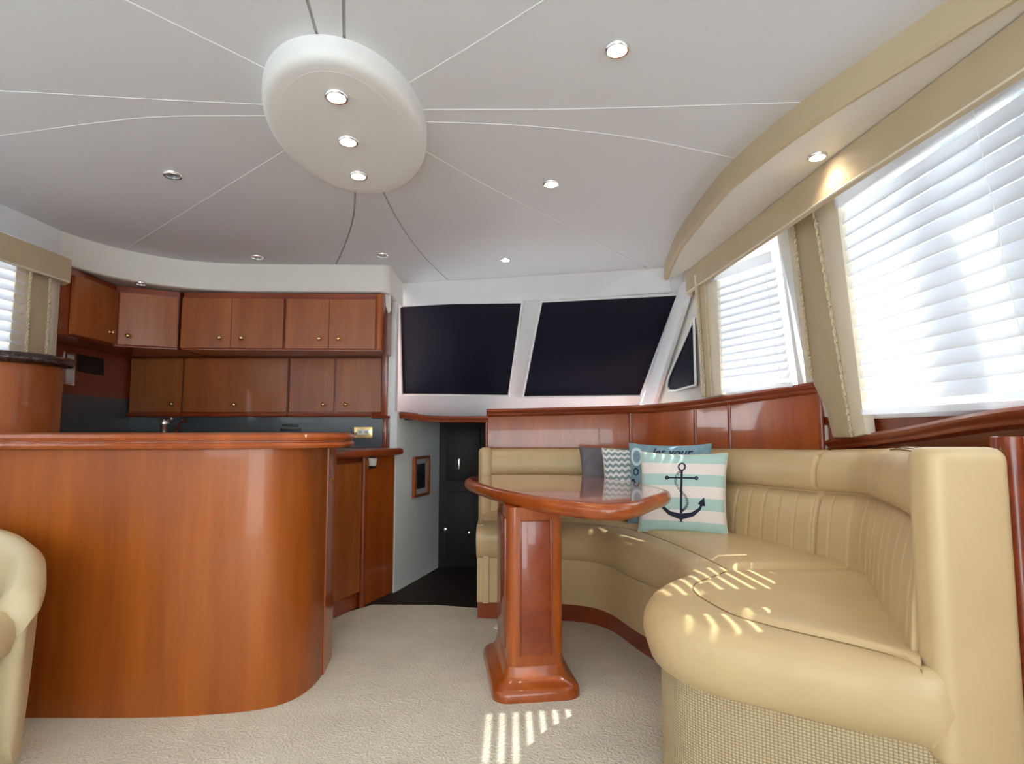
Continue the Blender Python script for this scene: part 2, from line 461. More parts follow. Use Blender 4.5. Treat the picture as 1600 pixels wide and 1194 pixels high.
# domed oval
ov = thing('ceiling_oval', (OC.x, OC.y, ZC), 'large raised oval ceiling fixture of white vinyl with three lit downlights', 'ceiling fixture')
rim_profile = [(1.0, 0.0), (1.0, -0.030), (0.985, -0.044), (0.955, -0.053), (0.91, -0.058), (0.84, -0.061), (0.70, -0.062)]
A_, B_ = 0.436, 0.248
rows = []
for sc_, dz in rim_profile:
    k = (1 - sc_) * 0.19
    rows.append([(p.x, p.y, ZC + dz) for p in oval(A_ - k, B_ - k)])
bm = bmesh.new(); Vg = grid_faces(bm, rows, closed_v=True)
from_bm('rim', bm, 'oval', ov, 60)
k = 0.3 * 0.19
prism('bottom_panel', oval(A_ - k + 0.002, B_ - k + 0.002), ZC - 0.0625, ZC - 0.055, 'oval', ov)

# --- right hand soffit with its tan fascia
fas_pts = [(1.25, -1.6), (1.20, 0.2), (1.10, 0.95), (1.015, 1.265), (0.976, 1.385), (0.882, 1.687), (0.823, 2.039), (0.814, 2.289), (0.836, 2.821), (0.88, 3.15), (0.925, 3.44)]
fas = even(cr(fas_pts, 120), 90)
sof = struct(prism('soffit_starboard', [(p[0] + 0.012, p[1]) for p in fas] + [(0.97, 3.46), (1.06, 3.02), (1.21, 2.45), (1.21, -1.6)], 1.922, ZC + 0.005, 'cream'))
fascia_prof = [(0.0, ZC + 0.004), (0.0, 1.945), (-0.003, 1.932), (-0.001, 1.917), (0.010, 1.908), (0.024, 1.910), (0.028, 1.924), (0.028, ZC + 0.004)]
fr_o = sweep('fascia', fas, fascia_prof, 'tan', sof)

# --- galley soffit on the other side, white fascia with a rounded end
fl_pts = [(-2.20, -1.6), (-2.22, 1.2), (-2.27, 2.3), (-2.29, 2.60), (-2.265, 2.88), (-2.17, 3.12), (-1.98, 3.31), (-1.72, 3.40), (-1.40, 3.425), (-1.10, 3.428), (-0.82, 3.435)]
fl = even(cr(fl_pts, 140), 110)
endc = arc_pts((-0.80, 3.485), 0.05, -90, 0, 8)
flp = [Vector(p) for p in fl] + [Vector(p) for p in endc] + [Vector((-0.75, 3.62)), Vector((-0.75, 3.88))]
FLZ = 1.832
sofl = struct(prism('soffit_port', [(p[0] - 0.0, p[1] + 0.012) if p[1] > 3.3 else (p[0] - 0.012, p[1]) for p in flp[:-2]] + [(-0.765, 3.62), (-0.765, 3.86), (-2.72, 4.0), (-2.72, -1.6)], FLZ + 0.004, ZC + 0.005, 'cream'))
sweep('fascia', flp, [(0.004, ZC + 0.004), (0.004, FLZ + 0.022), (0.001, FLZ + 0.006), (-0.008, FLZ), (-0.02, FLZ), (-0.02, ZC + 0.004)], 'cream', sofl)
slab('end_bracket', [gy(598, 456, 3.50), gy(611, 440, 3.52), gy(611, 486, 3.52), gy(607, 491, 3.52), gy(602, 478, 3.51)], 0.05, 'cream', sofl, bevel=0.006)

# --- windshield wall: one raked plane from the header forward and down
T0, T1 = Vector((-0.83, 3.91, ZC)), Vector((0.93, 3.49, ZC))
WB = gy(700, 645, 4.45)
wn = (T1 - T0).cross(WB - T0).normalized()
WPL = (T0, wn)
fw = struct(slab('wall_front', [gpl(596, 425, WPL), gpl(1080, 395, WPL), gpl(1066, 470, WPL), gpl(985, 668, WPL), gpl(596, 672, WPL)], 0.05, 'white'))
back = wn if wn.y > 0 else -wn
WPN = (T0 - back * 0.012, wn)
def pane_window(name, corners, frame=0.010):
    w = struct(slab(name, [gpl(x, y, WPN) for x, y in corners], 0.010, 'glassdark', None, bevel=0.002))
    pts = [gpl(x, y, (T0 - back * 0.016, wn)) for x, y in corners]
    n = len(pts)
    for i in range(n):
        a, b = pts[i], pts[(i + 1) % n]
        d = (b - a).normalized(); s = d.cross(wn).normalized()
        c = sum(pts, Vector()) / n
        if s.dot(c - a) > 0: s = -s
        box('frame_bar', (a + b) / 2 + s * 0.006, d, s, wn, (b - a).length + 0.02, 0.016, 0.018, 'white', w, bevel=0.003)
    return w
pane_window('window_1', [(625, 475), (815, 473), (794, 618), (629, 616)])
pane_window('window_2', [(847, 472), (1058, 461), (1000, 618), (818, 620)])
# header strip below the ceiling
hd = struct(sweep('trim_header', [Vector((-0.86, 3.90)), Vector((-0.43, 3.79)), Vector((0, 3.74)), Vector((0.5, 3.63)), Vector((0.97, 3.475))],
      [(0, ZC + 0.004), (0.0, 1.985), (-0.006, 1.965), (-0.06, 1.86), (-0.10, 1.86), (-0.10, ZC + 0.004)], 'white'))
# side return of the windshield with its small corner window
q0, q1, q2 = gpl(1062, 450, WPL), gpl(1003, 640, WPL), gy(1092, 610, 3.32)
SPL_n = (q1 - q0).cross(q2 - q0).normalized()
if SPL_n.y < 0: SPL_n = -SPL_n
SPL = (q0 - SPL_n * 0.03, SPL_n)
sidew = struct(slab('wall_corner', [gpl(x, y, (q0, SPL_n)) for x, y in ((1072, 405), (1062, 440), (1003, 640), (1000, 652), (1118, 645), (1112, 400))], 0.02, 'cream'))
slabc = [(1084, 497), (1066, 540), (1050, 576), (1043, 594), (1042, 604), (1046, 610), (1056, 610), (1074, 605), (1087, 602)]
sw = struct(slab('window_3', [gpl(x, y, SPL) for x, y in slabc], 0.012, 'glassdark', None, bevel=0.003))
SPF = (q0 - SPL_n * 0.04, SPL_n)
for i in range(len(slabc)):
    a, b = gpl(*slabc[i], SPF), gpl(*slabc[(i + 1) % len(slabc)], SPF)
    tube('frame_bar', [a, a.lerp(b, .5), b], 0.007, 'white', sw, seg=6)
struct(slab('trim_corner_post', [gpl(1064, 440, (q0 - SPL_n * 0.045, SPL_n)), gpl(1080, 440, (q0 - SPL_n * 0.045, SPL_n)), gpl(1020, 632, (q0 - SPL_n * 0.045, SPL_n)), gpl(1001, 632, (q0 - SPL_n * 0.045, SPL_n))], 0.03, 'white', None, bevel=0.006))

# --- cap rail and cherry panels of the bulkhead behind the sofa
rail_pts = [(-0.165, 3.75, 1.130), (0.25, 3.735, 1.138), (0.60, 3.69, 1.146), (0.82, 3.58, 1.151), (1.00, 3.36, 1.161), (1.10, 3.16, 1.170), (1.23, 2.83, 1.19), (1.33, 2.57, 1.205), (1.375, 2.46, 1.210)]
rail = even(cr(rail_pts, 80), 70)
RAILP = [(-0.005, -0.045), (0.012, -0.045), (0.018, -0.040), (0.022, -0.030), (0.018, -0.024), (0.026, -0.018), (0.030, -0.008), (0.026, 0.002), (0.012, 0.006), (-0.09, 0.006), (-0.09, -0.045)]
bul = struct(sweep('wall_bow', rail, [(-0.012, -1.13), (-0.012, -0.042), (-0.06, -0.042), (-0.06, -1.13)], 'cherry_red', None))
rl = struct(sweep('trim_1', rail, RAILP, 'cherry_red', None))
lowr = [Vector((p.x, p.y)) for p in rail]
def rail_at(px):
    best = min(range(len(rail)), key=lambda i: abs((800 + 900 * rail[i].x / (rail[i].y * CP)) - px))
    return best
cuts = [rail_at(x) for x in (760, 985, 1085, 1140, 1283)]
for a, b in zip(cuts, cuts[1:]):
    if b - a < 2: continue
    sweep('wood_panel', rail[a:b + 1], [(-0.015, -0.45), (0.002, -0.45), (0.004, -0.445), (0.004, -0.047), (0.002, -0.041), (-0.015, -0.041)], 'cherry', bul)
for i in cuts[:-1] + [cuts[-1]]:
    p = lowr[i]
    tube('stile', [(p.x - 0.0, p.y - 0.004, 0.70), (p.x, p.y - 0.004, 0.9), (p.x, p.y - 0.004, rail[i].z - 0.04)], 0.011, 'cherry_red', bul, seg=10)

# --- starboard side: leaning wall planes above the sill
LEAN = 0.17
def wA(Y, z): return Vector((1.36 - LEAN * (z - 1.06), Y, z))                         # straight part beside the sofa
def wB(Y, z): return Vector((1.36 - 0.05 * (z - 1.06) - 0.394 * (Y - 2.5), Y, z))      # forward part, closing in
nA = (wA(1, 1) - wA(0, 1)).cross(wA(0, 2) - wA(0, 1)).normalized()
nB = (wB(1, 1) - wB(0, 1)).cross(wB(0, 2) - wB(0, 1)).normalized()
if nA.x < 0: nA = -nA
if nB.x < 0: nB = -nB
PA = lambda off: (wA(0, 1.06) - nA * off, nA)
PB = lambda off: (wB(2.5, 1.06) - nB * off, nB)
INS = (0, 1.5, 1.3)
def wq(f, y0, y1, z0, z1): return [f(y0, z0), f(y1, z0), f(y1, z1), f(y0, z1)]
wr = struct(slab('wall_right', wq(wA, -1.7, 2.62, 1.90, 2.06), 0.03, 'white', toward=INS))
for y0, y1, z0, z1 in ((-1.7, 2.55, 0.0, 1.055), (-1.7, -1.2, 1.05, 1.92), (0.25, 0.55, 1.05, 1.92), (2.28, 2.58, 1.05, 1.92)):
    slab('wall_piece', wq(wA, y0, y1, z0, z1), 0.03, 'cherry_red' if z0 == 0 else 'white', wr, toward=INS)
wr2 = struct(slab('wall_right_forward', wq(wB, 2.5, 3.12, 1.92, 2.06), 0.03, 'white', toward=INS))
for y0, y1, z0, z1 in ((2.5, 3.24, 0.0, 1.02), (3.07, 3.13, 1.16, 1.93), (2.46, 2.58, 1.1, 1.93)):
    slab('wall_piece', wq(wB, y0, y1, z0, z1), 0.03, 'cream', wr2, toward=INS)
# outer frame post of the big side window, plus an added unseen sun blocker
for y0_, y1_ in ((1.58, 1.76), (1.12, 1.45)):
    struct(slab('trim_post_and_sun_block', [Vector((p.x + 0.09, p.y, p.z)) for p in wq(wA, y0_, y1_, 1.0, 1.95)], 0.05, 'white', toward=INS))

struct(abox('sun_block_overhang', 1.20, 1.62, -1.7, 3.6, 2.02, 2.06, 'white'))  # unseen eave added to keep sun off the upper blinds and carpet
def blind_window(name, f, nvec, ya0, ya1, yb0, yb1, z0, z1, label, nslat, tilt, zb=None):
    """Window with glass, frame and a slatted blind; (ya0,ya1) fore-aft span at the sill, (yb0,yb1) at the head."""
    out = 0.05
    w = struct(slab(name, [f(ya0, z0) + nvec * out, f(ya1, z0) + nvec * out, f(yb1, z1) + nvec * out, f(yb0, z1) + nvec * out], 0.006, 'pane', toward=INS))
    for a, b in (((ya0, z0), (ya1, z0)), ((ya1, z0), (yb1, z1)), ((yb1, z1), (yb0, z1)), ((yb0, z1), (ya0, z0))):
        pa, pb = f(*a) + nvec * 0.015, f(*b) + nvec * 0.015
        d = (pb - pa).normalized()
        box('window_frame', (pa + pb) / 2, d, nvec, d.cross(nvec), (pb - pa).length + 0.02, 0.06, 0.022, 'white', w, bevel=0.004)
    z1 = zb or z1
    bl = thing('slatted_blind', f((ya0 + ya1) / 2, z0) - nvec * 0.03, label, 'blind')
    off = 0.035
    axis = (f(1, 1) - f(0, 1)).normalized()
    upv = (f(0, 2) - f(0, 1)).normalized()
    L = min(abs(ya1 - ya0), abs(yb1 - yb0)) / axis.y - 0.03
    me = None
    for i in range(nslat):
        t = (i + 1.0) / (nslat + 1.0)
        z = z0 + 0.03 + (z1 - z0 - 0.07) * t
        ym = ((ya0 + ya1) * (1 - t) + (yb0 + yb1) * t) / 2
        c = f(ym, z) - nvec * off
        if me is None:
            bm = bmesh.new(); rows = []
            for u in range(7):
                s = (u / 6 - 0.5)
                rows.append([(e * L / 2, s * 0.052, 0.004 * (1 - 4 * s * s) + dz) for e, dz in ((-1, 0), (1, 0), (1, 0.0022), (-1, 0.0022))])
            grid_faces(bm, rows, closed_v=True, cap=True)
            bmesh.ops.recalc_face_normals(bm, faces=bm.faces)
            me = bpy.data.meshes.new('slat'); bm.to_mesh(me); bm.free()
            me.materials.append(M['slat'])
        o = bpy.data.objects.new('slat', me); COL.objects.link(o)
        o.parent = bl
        ay = (upv * math.sin(tilt) + nvec * math.cos(tilt)).normalized()
        az = axis.cross(ay).normalized()
        mm = Matrix((axis.to_tuple(), ay.to_tuple(), az.to_tuple())).transposed().to_4x4()
        mm.translation = c - Vector(bl.location)
        o.matrix_local = mm
    for t, nm, h in ((1.0, 'head_rail', 0.05), (0.0, 'bottom_rail', 0.022)):
        ym = ((ya0 + ya1) * (1 - t) + (yb0 + yb1) * t) / 2
        c = f(ym, z0 + 0.02 + (z1 - z0 - 0.045) * t) - nvec * off
        box(nm, c, axis, upv, nvec, L, h, 0.04, 'slat', bl, bevel=0.003)
    for e in (0.12, 0.5, 0.88):
        pa = f(ya0 + (ya1 - ya0) * e, z0 + 0.02) - nvec * (off + 0.026); pb = f(yb0 + (yb1 - yb0) * e, z1 - 0.03) - nvec * (off + 0.026)
        tube('ladder_cord', [pa, pa.lerp(pb, .5), pb], 0.0012, 'whiteplastic', bl, seg=5)
    return bl
TILT = math.radians(70)
blind_window('window_4', wB, nB, 2.60, 3.05, 2.64, 3.06, 1.19, 1.93, 'white slatted blind on the smaller forward side window, glowing with daylight', 14, TILT, 1.84)
blind_window('window_5', wA, nA, 0.62, 2.24, 0.60, 2.20, 1.055, 1.86, 'wide white slatted blind over the big side window above the sofa end', 15, TILT)
blind_window('window_6', wA, nA, -1.15, 0.22, -1.15, 0.22, 1.055, 1.86, 'white slatted blind on the aft side window beside the camera', 15, TILT)

# upholstered panels and cords between the side windows
def strip(parent, name, pl, corners, material, thick=0.02, bevel=0.006):
    return slab(name, [gpl(x, y, pl) for x, y in corners], thick, material, parent, bevel=bevel)
def cord(parent, pl, a, b):
    pa, pb = gpl(*a, pl), gpl(*b, pl)
    n = 90; bm = bmesh.new()
    d = (pb - pa).normalized(); s = d.cross(Vector((0, 1, 0))).normalized(); w = d.cross(s)
    for ph in (0, math.pi):
        pts = [pa.lerp(pb, i / n) + (s * math.cos(ph + i * 0.9) + w * math.sin(ph + i * 0.9)) * 0.0035 for i in range(n + 1)]
        tube('', pts, 0.0038, None, seg=5, bm=bm)
    return from_bm('cord_trim', bm, 'cord', parent, 60)
p1 = thing('upholstered_pillar', wA(2.35, 0.97), 'padded tan and cream pillar with braided cords between the two side windows', 'wall panel')
PT = PA(0.045)
strip(p1, 'cream_edge', PT, [(1226, 330), (1238, 330), (1269, 592), (1258, 592)], 'creamfab')
strip(p1, 'tan_panel', PT, [(1238, 330), (1270, 312), (1330, 684), (1300, 684), (1289, 640), (1270, 600)], 'tan', 0.03, 0.008)
strip(p1, 'cream_panel', PA(0.055), [(1271, 316), (1304, 296), (1352, 680), (1331, 684)], 'creamfab', 0.04, 0.014)
cord(p1, PA(0.05), (1238, 340), (1268, 590)); cord(p1, PA(0.06), (1270, 322), (1331, 682))
p2 = thing('upholstered_pillar', wB(3.15, 1.17), 'narrow padded tan and cream pillar between windshield corner and forward side window', 'wall panel')
strip(p2, 'cream_edge', PB(0.045), [(1084, 430), (1090, 428), (1102, 618), (1096, 620)], 'creamfab', 0.02, 0.003)
strip(p2, 'tan_panel', PB(0.045), [(1089, 432), (1100, 425), (1112, 620), (1101, 622)], 'tan', 0.03, 0.005)
strip(p2, 'cream_panel', PB(0.05), [(1100, 425), (1119, 412), (1127, 617), (1112, 621)], 'creamfab', 0.03, 0.009)
cord(p2, PB(0.05), (1089, 440), (1101, 620)); cord(p2, PB(0.055), (1100, 432), (1112, 620))

# valance above the side windows
vl_path = even([(1.14, -1.5), (1.14, 1.21), (1.09, 1.90), (1.02, 3.32), (1.06, 3.36)], 60)
val = sweep('valance', vl_path, [(-0.008, 1.918), (-0.008, 1.80), (-0.006, 1.793), (0.0, 1.79), (0.012, 1.79), (0.016, 1.80), (0.016, 1.918)], 'tan')
prop(val, 'long tan upholstered valance over the side windows behind the sofa', 'valance')
valw = sweep('piping', [(p[0] - 0.009, p[1]) for p in vl_path], [(0.004 * math.cos(a), 1.795 + 0.004 * math.sin(a)) for a in [k * math.pi / 3 for k in range(6)]], 'creamfab', val)

# lower ledge behind the sofa, under the big side window
ledge_pts = [(1.385, 2.50, 0.955), (1.37, 2.2, 0.985), (1.35, 1.9, 1.015), (1.32, 1.6, 1.048), (1.30, 1.3, 1.065), (1.29, 0.6, 1.068), (1.29, -1.6, 1.07)]
ledge = even(cr(ledge_pts, 60), 50)
struct(sweep('trim_2', list(ledge), [(0.004, -0.048), (0.022, -0.044), (0.026, -0.034), (0.020, -0.028), (0.030, -0.020), (0.034, -0.010), (0.028, 0.0), (0.012, 0.004), (-0.10, 0.006), (-0.10, -0.048)], 'cherry_red'))
endp = thing('end_panel', (1.25, 1.36, 0), 'cherry wood end panel standing behind the near end of the sofa', 'wood panel')
abox('panel', 1.135, 1.33, 1.34, 1.375, 0, 0.985, 'cherry_red', endp, 0.004)
tube('edge_post', [(1.150, 1.335, 0), (1.150, 1.335, 0.5), (1.150, 1.335, 0.985)], 0.022, 'cherry_red', endp, seg=12)
abox('return_panel', 1.155, 1.19, 1.375, 1.40, 0, 0.985, 'cherry_red', endp)

# --- port side wall, window, valance and pillar
XL = -2.27
wl = struct(abox('wall_left', XL - 0.05, XL, -1.7, 2.845, 0, 1.06, 'white'))
abox('wall_piece', XL - 0.05, XL, -1.7, 2.845, 1.86, ZC + 0.01, 'white', wl)
abox('wall_piece', XL - 0.05, XL, 2.60, 2.845, 1.05, 1.87, 'creamfab', wl)
abox('wall_piece', XL - 0.05, XL, -1.7, -1.2, 1.05, 1.87, 'white', wl)
abox('wall_piece', XL - 0.05, XL, 0.6, 0.85, 1.05, 1.87, 'white', wl)
def wL(Y, z): return Vector((XL, Y, z))
nL = Vector((-1, 0, 0))
blind_window('window_7', wL, nL, 0.87, 2.60, 0.87, 2.60, 1.06, 1.86, 'pale slatted blind on the window beside the galley', 15, math.radians(68))
blind_window('window_8', wL, nL, -1.15, 0.58, -1.15, 0.58, 1.06, 1.86, 'pale slatted blind on the aft window behind the armchair', 15, math.radians(68))
PLp = lambda off: (Vector((XL + off, 0, 0)), nL)
p3 = thing('upholstered_pillar', (XL + 0.02, 2.75, 1.06), 'padded tan and cream pillar beside the galley wall cabinets', 'wall panel')
strip(p3, 'cream_panel', PLp(0.045), [(28, 395), (50, 400), (40, 560), (13, 560)], 'creamfab', 0.02, 0.006)
strip(p3, 'tan_panel', PLp(0.045), [(50, 400), (80, 412), (72, 560), (40, 560)], 'tan', 0.02, 0.004)
strip(p3, 'cream_edge', PLp(0.045), [(80, 412), (91, 420), (81, 560), (72, 560)], 'creamfab', 0.02, 0.004)
cord(p3, PLp(0.05), (50, 405), (40, 560)); cord(p3, PLp(0.05), (80, 416), (72, 560))
vlp = sweep('valance', even([(-2.17, -1.5), (-2.17, 2.5), (-2.17, 2.76), (-2.185, 2.80), (-2.23, 2.81)], 60), [(0.008, 1.835), (0.008, 1.725), (0.004, 1.716), (-0.008, 1.716), (-0.012, 1.725), (-0.012, 1.835)], 'tan')
prop(vlp, 'short tan valance over the window beside the galley', 'valance')
sweep('piping', even([(-2.160, -1.5), (-2.160, 2.76)], 20), [(0.004 * math.cos(a), 1.719 + 0.004 * math.sin(a)) for a in [k * math.pi / 3 for k in range(6)]], 'creamfab', vlp)

# --- aft wall with wide glazed openings, behind the camera
aw = struct(abox('wall_aft', -2.3, 1.6, -1.68, -1.62, 1.92, ZC + 0.01, 'white'))
for x0, x1 in ((-2.3, -2.0), (-0.95, -0.85), (0.25, 0.35), (1.25, 1.6)):
    abox('post', x0, x1, -1.68, -1.62, 0, 1.93, 'white', aw)
abox('sill_panel', -2.05, -0.9, -1.68, -1.62, 0, 0.75, 'cherry_red', aw)
abox('sill_panel', 0.3, 1.3, -1.68, -1.62, 0, 0.75, 'cherry_red', aw)
for i, (x0, x1, z0) in enumerate(((-2.0, -0.95, 0.75), (-0.85, 0.25, 0.02), (0.35, 1.25, 0.75))):
    struct(abox('window_%d' % (9 + i), x0, x1, -1.655, -1.650, z0, 1.92, 'pane'))

# --- galley niche walls
struct(abox('wall_galley_side', -2.56, -2.51, 2.80, 4.0, 0, ZC, 'cherry_red'))
struct(abox('wall_galley_return', -2.56, XL - 0.001, 2.80, 2.845, 0, ZC, 'cherry_red'))
gback = struct(abox('wall_galley_back', -2.56, -0.78, 3.78, 3.83, 0, ZC, 'cherry_red'))

# --- passage: pale wall, dark door, curved wooden lintel
HW0, HW1 = Vector((-0.735, 3.69)), Vector((-0.545, 4.345))
d = (HW1 - HW0).normalized(); pn = Vector((-d.y, d.x))
struct(prism('wall_passage', [HW0, HW1, HW1 + pn * 0.05, HW0 + pn * 0.05], -0.012, 1.12, 'hull'))
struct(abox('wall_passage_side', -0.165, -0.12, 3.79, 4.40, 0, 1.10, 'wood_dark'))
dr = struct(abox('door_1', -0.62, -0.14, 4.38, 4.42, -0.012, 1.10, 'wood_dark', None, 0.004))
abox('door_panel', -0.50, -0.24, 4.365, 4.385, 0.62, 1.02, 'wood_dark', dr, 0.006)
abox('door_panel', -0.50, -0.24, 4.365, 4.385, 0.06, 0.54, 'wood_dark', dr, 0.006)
kn = gy(696, 827, 4.345)
lathe('knob', [(0, 0), (0.012, 0.0), (0.008, 0.012), (0.014, 0.022), (0.011, 0.03), (0, 0.033)], (kn.x, 4.366, kn.z), (0, -1, 0), 'chrome', dr)
kn = gy(733, 833, 4.345)
lathe('knob', [(0, 0), (0.012, 0.0), (0.008, 0.012), (0.014, 0.022), (0.011, 0.03), (0, 0.033)], (kn.x, 4.366, kn.z), (0, -1, 0), 'chrome', dr)
hn = gy(717, 725, 4.34)
abox('handle', hn.x - 0.006, hn.x + 0.006, 4.34, 4.366, hn.z - 0.04, hn.z + 0.04, 'chrome', dr, 0.003)
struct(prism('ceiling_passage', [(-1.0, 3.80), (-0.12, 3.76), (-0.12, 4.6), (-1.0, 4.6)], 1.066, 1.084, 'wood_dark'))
lint = even(cr([(-0.905, 3.74, 1.103), (-0.76, 3.74, 1.103), (-0.70, 3.73, 1.103), (-0.63, 3.72, 1.092), (-0.54, 3.73, 1.080), (-0.40, 3.74, 1.076), (-0.155, 3.75, 1.076)], 50), 44)
struct(sweep('trim_3', lint, [(0.0, -0.028), (0.014, -0.026), (0.018, -0.018), (0.012, -0.012), (0.020, -0.006), (0.024, 0.002), (0.018, 0.010), (0.004, 0.014), (-0.16, 0.014), (-0.16, -0.028)], 'cherry_red'))
struct(abox('trim_galley_post', -0.80, -0.752, 3.70, 3.78, 1.09, 1.84, 'white', None, 0.004))
struct(abox('trim_galley_post_wood', -0.835, -0.80, 3.69, 3.78, 1.09, 1.84, 'cherry_red', None, 0.004))

# framed picture on the passage wall
def on_hall(px, py, off=0.0):
    pl = (Vector((HW0.x, HW0.y, 0)) + Vector((-pn.x, -pn.y, 0)) * off, Vector((pn.x, pn.y, 0)))
    return gpl(px, py, pl)
pic = thing('framed_picture', on_hall(658, 780), 'small dark picture in a red wooden frame on the pale passage wall', 'picture')
o_ = 0.014
PC = [on_hall(647, 713, o_), on_hall(670, 713, o_), on_hall(670, 771, o_), on_hall(647, 779, o_)]
zz = (PC[0].z + PC[1].z) / 2; zb = (PC[2].z + PC[3].z) / 2
c3 = Vector(((PC[0].x + PC[1].x) / 2, (PC[0].y + PC[1].y) / 2, (zz + zb) / 2))
hx = Vector((d.x, d.y, 0)); hn3 = Vector((pn.x, pn.y, 0))
wid = (PC[1] - PC[0]).length; hei = zz - zb
box('photo', c3 + hn3 * 0.004, hx, hn3, Z_, wid * 0.55, 0.006, hei * 0.62, 'photo', pic)
box('mount', c3 + hn3 * 0.007, hx, hn3, Z_, wid * 0.9, 0.006, hei * 0.9, 'mount', pic)
for s in (-1, 1):
    box('frame_bar', c3 + hx * s * wid * 0.46, hx, hn3, Z_, wid * 0.11, 0.022, hei, 'cherry', pic, 0.003)
    box('frame_bar', c3 + Z_ * s * hei * 0.47, hx, hn3, Z_, wid, 0.022, hei * 0.065, 'cherry_red', pic, 0.003)

# ================================================================== GALLEY
def knob_mesh():
    bm = lathe_bm([(0, 0), (0.011, 0.0), (0.011, 0.003), (0.005, 0.005), (0.005, 0.012), (0.012, 0.017), (0.013, 0.022), (0.009, 0.027), (0, 0.028)], 14)
    bmesh.ops.recalc_face_normals(bm, faces=bm.faces)
    me = bpy.data.meshes.new('knob'); bm.to_mesh(me); bm.free(); me.materials.append(M['gold'])
    me.polygons.foreach_set('use_smooth', [True] * len(me.polygons))
    return me
KNOB = knob_mesh()
def knob(parent, loc, n):
    o = bpy.data.objects.new('knob', KNOB); COL.objects.link(o)
    o.parent = parent
    o.matrix_parent_inverse = Matrix()
    pw = Vector(parent.parent.location) if parent.parent else Vector()
    # parts are modelled in world coordinates, offset by the Empty
    o.matrix_local = Matrix.Translation(Vector(loc)) @ Vector(n).to_track_quat('Z', 'Y').to_matrix().to_4x4()
    return o
def door_on(parent, A, B, z0, z1, knob_t, knob_z, material='cherry_door', bow=0.0, th=0.018):
    """A door whose front runs A->B in plan (A is left seen from the room)."""
    A, B = v2(A), v2(B)
    dd = (B - A).normalized(); n = Vector((dd.y, -dd.x))
    pts = []
    for i in range(9):
        t = i / 8
        pts.append(A.lerp(B, t) + n * bow * (1 - (2 * t - 1) ** 2))
    dr_ = sweep('door', pts, [(-th, z0), (-0.003, z0), (0.0, z0 + 0.003), (0.0, z1 - 0.003), (-0.003, z1), (-th, z1)], material, parent)
    k = A.lerp(B, knob_t) + n * bow * (1 - (2 * knob_t - 1) ** 2)
    kz = z0 + (z1 - z0) * knob_z
    knob(dr_, (k.x, k.y, kz), (n.x, n.y, 0))
    # thin light bead along the door edge
    return dr_
def pf(px, path_y=None, line=None):
    """plan point where the sight line of a photo column crosses the plan line (A,B)"""
    A, B = v2(line[0]), v2(line[1])
    u = ray(px, 560); k = u.x / u.y
    t = (k * A.y - A.x) / ((B.x - A.x) - k * (B.y - A.y))
    return A.lerp(B, t)
UZ0, UZ1 = 1.48, 1.82
G0, G1, G2, G3 = Vector((-2.232, 2.86)), Vector((-2.250, 3.245)), Vector((-1.985, 3.385)), Vector((-0.782, 3.44))
LN = (G2, G3)
off = Vector((0.0, 0.02))
def unit(name, label, front, backp, z0, z1):
    c = sum((Vector(p) for p in front), Vector((0, 0))) / len(front)
    t = thing(name, (c.x, c.y, z0), label, 'cabinet', None)
    prism('carcass', list(front) + list(backp), z0, z1, 'cherry_red', t)
    return t
g_ = 0.004
def inset(p, q, a): 
    dd = (q - p).normalized(); n = Vector((dd.y, -dd.x)); return p - n * a, q - n * a
# A: on the side wall
a, b = inset(G0, G1, 0.02)
u1 = unit('wall_cabinet', 'galley wall cabinet with one door on the side wall beside the pillar', [a + Vector((0, -0.012)), b], [Vector((-2.50, 3.30)), Vector((-2.50, 2.85))], UZ0 - 0.004, UZ1 + 0.006)
door_on(u1, G0 + Vector((0, .03)), G1 - Vector((0, g_)), UZ0 + .004, UZ1 - .03, 0.80, 0.19, bow=0.012)
a2, b2 = inset(G1, G2, 0.02)
u2 = unit('wall_cabinet', 'galley corner wall cabinet with a single bowed door', [b + Vector((0, .004)), a2, b2], [Vector((-1.985, 3.73)), Vector((-2.50, 3.73)), Vector((-2.50, 3.31))], UZ0 - 0.004, UZ1 + 0.006)
door_on(u2, G1 + (G2 - G1) * .02, G2 - (G2 - G1) * .02, UZ0 + .004, UZ1 - .03, 0.17, 0.17, bow=0.012)
P280, P360, P442, P443, P512, P586, P597 = [pf(x, line=LN) for x in (280, 359, 441.5, 444.5, 512.5, 586, 597)]
for nm, L, Mid, R_, end in (('galley wall cabinet with two doors next to the corner unit', P280, P360, P442, P443), ('galley wall cabinet with two doors at the passage end', P443, P512, P586, P597)):
    fa, fb = inset(L, end, 0.02)
    u = unit('wall_cabinet', nm, [fa, fb], [Vector((fb.x, 3.73)), Vector((fa.x, 3.73))], UZ0 - 0.004, UZ1 + 0.006)
    gg = Vector((0.003, 0))
    door_on(u, L + gg, Mid - gg * .5, UZ0 + .004, UZ1 - .03, 0.80, 0.20)
    door_on(u, Mid + gg * .5, R_ - gg, UZ0 + .004, UZ1 - .03, 0.22, 0.20)
    if end is P597:
        tube('edge_post', [(P597.x - 0.022, P597.y + .004, UZ0), (P597.x - 0.022, P597.y + .004, 1.65), (P597.x - .022, P597.y + .004, UZ1)], 0.022, 'cherry', u, seg=12)
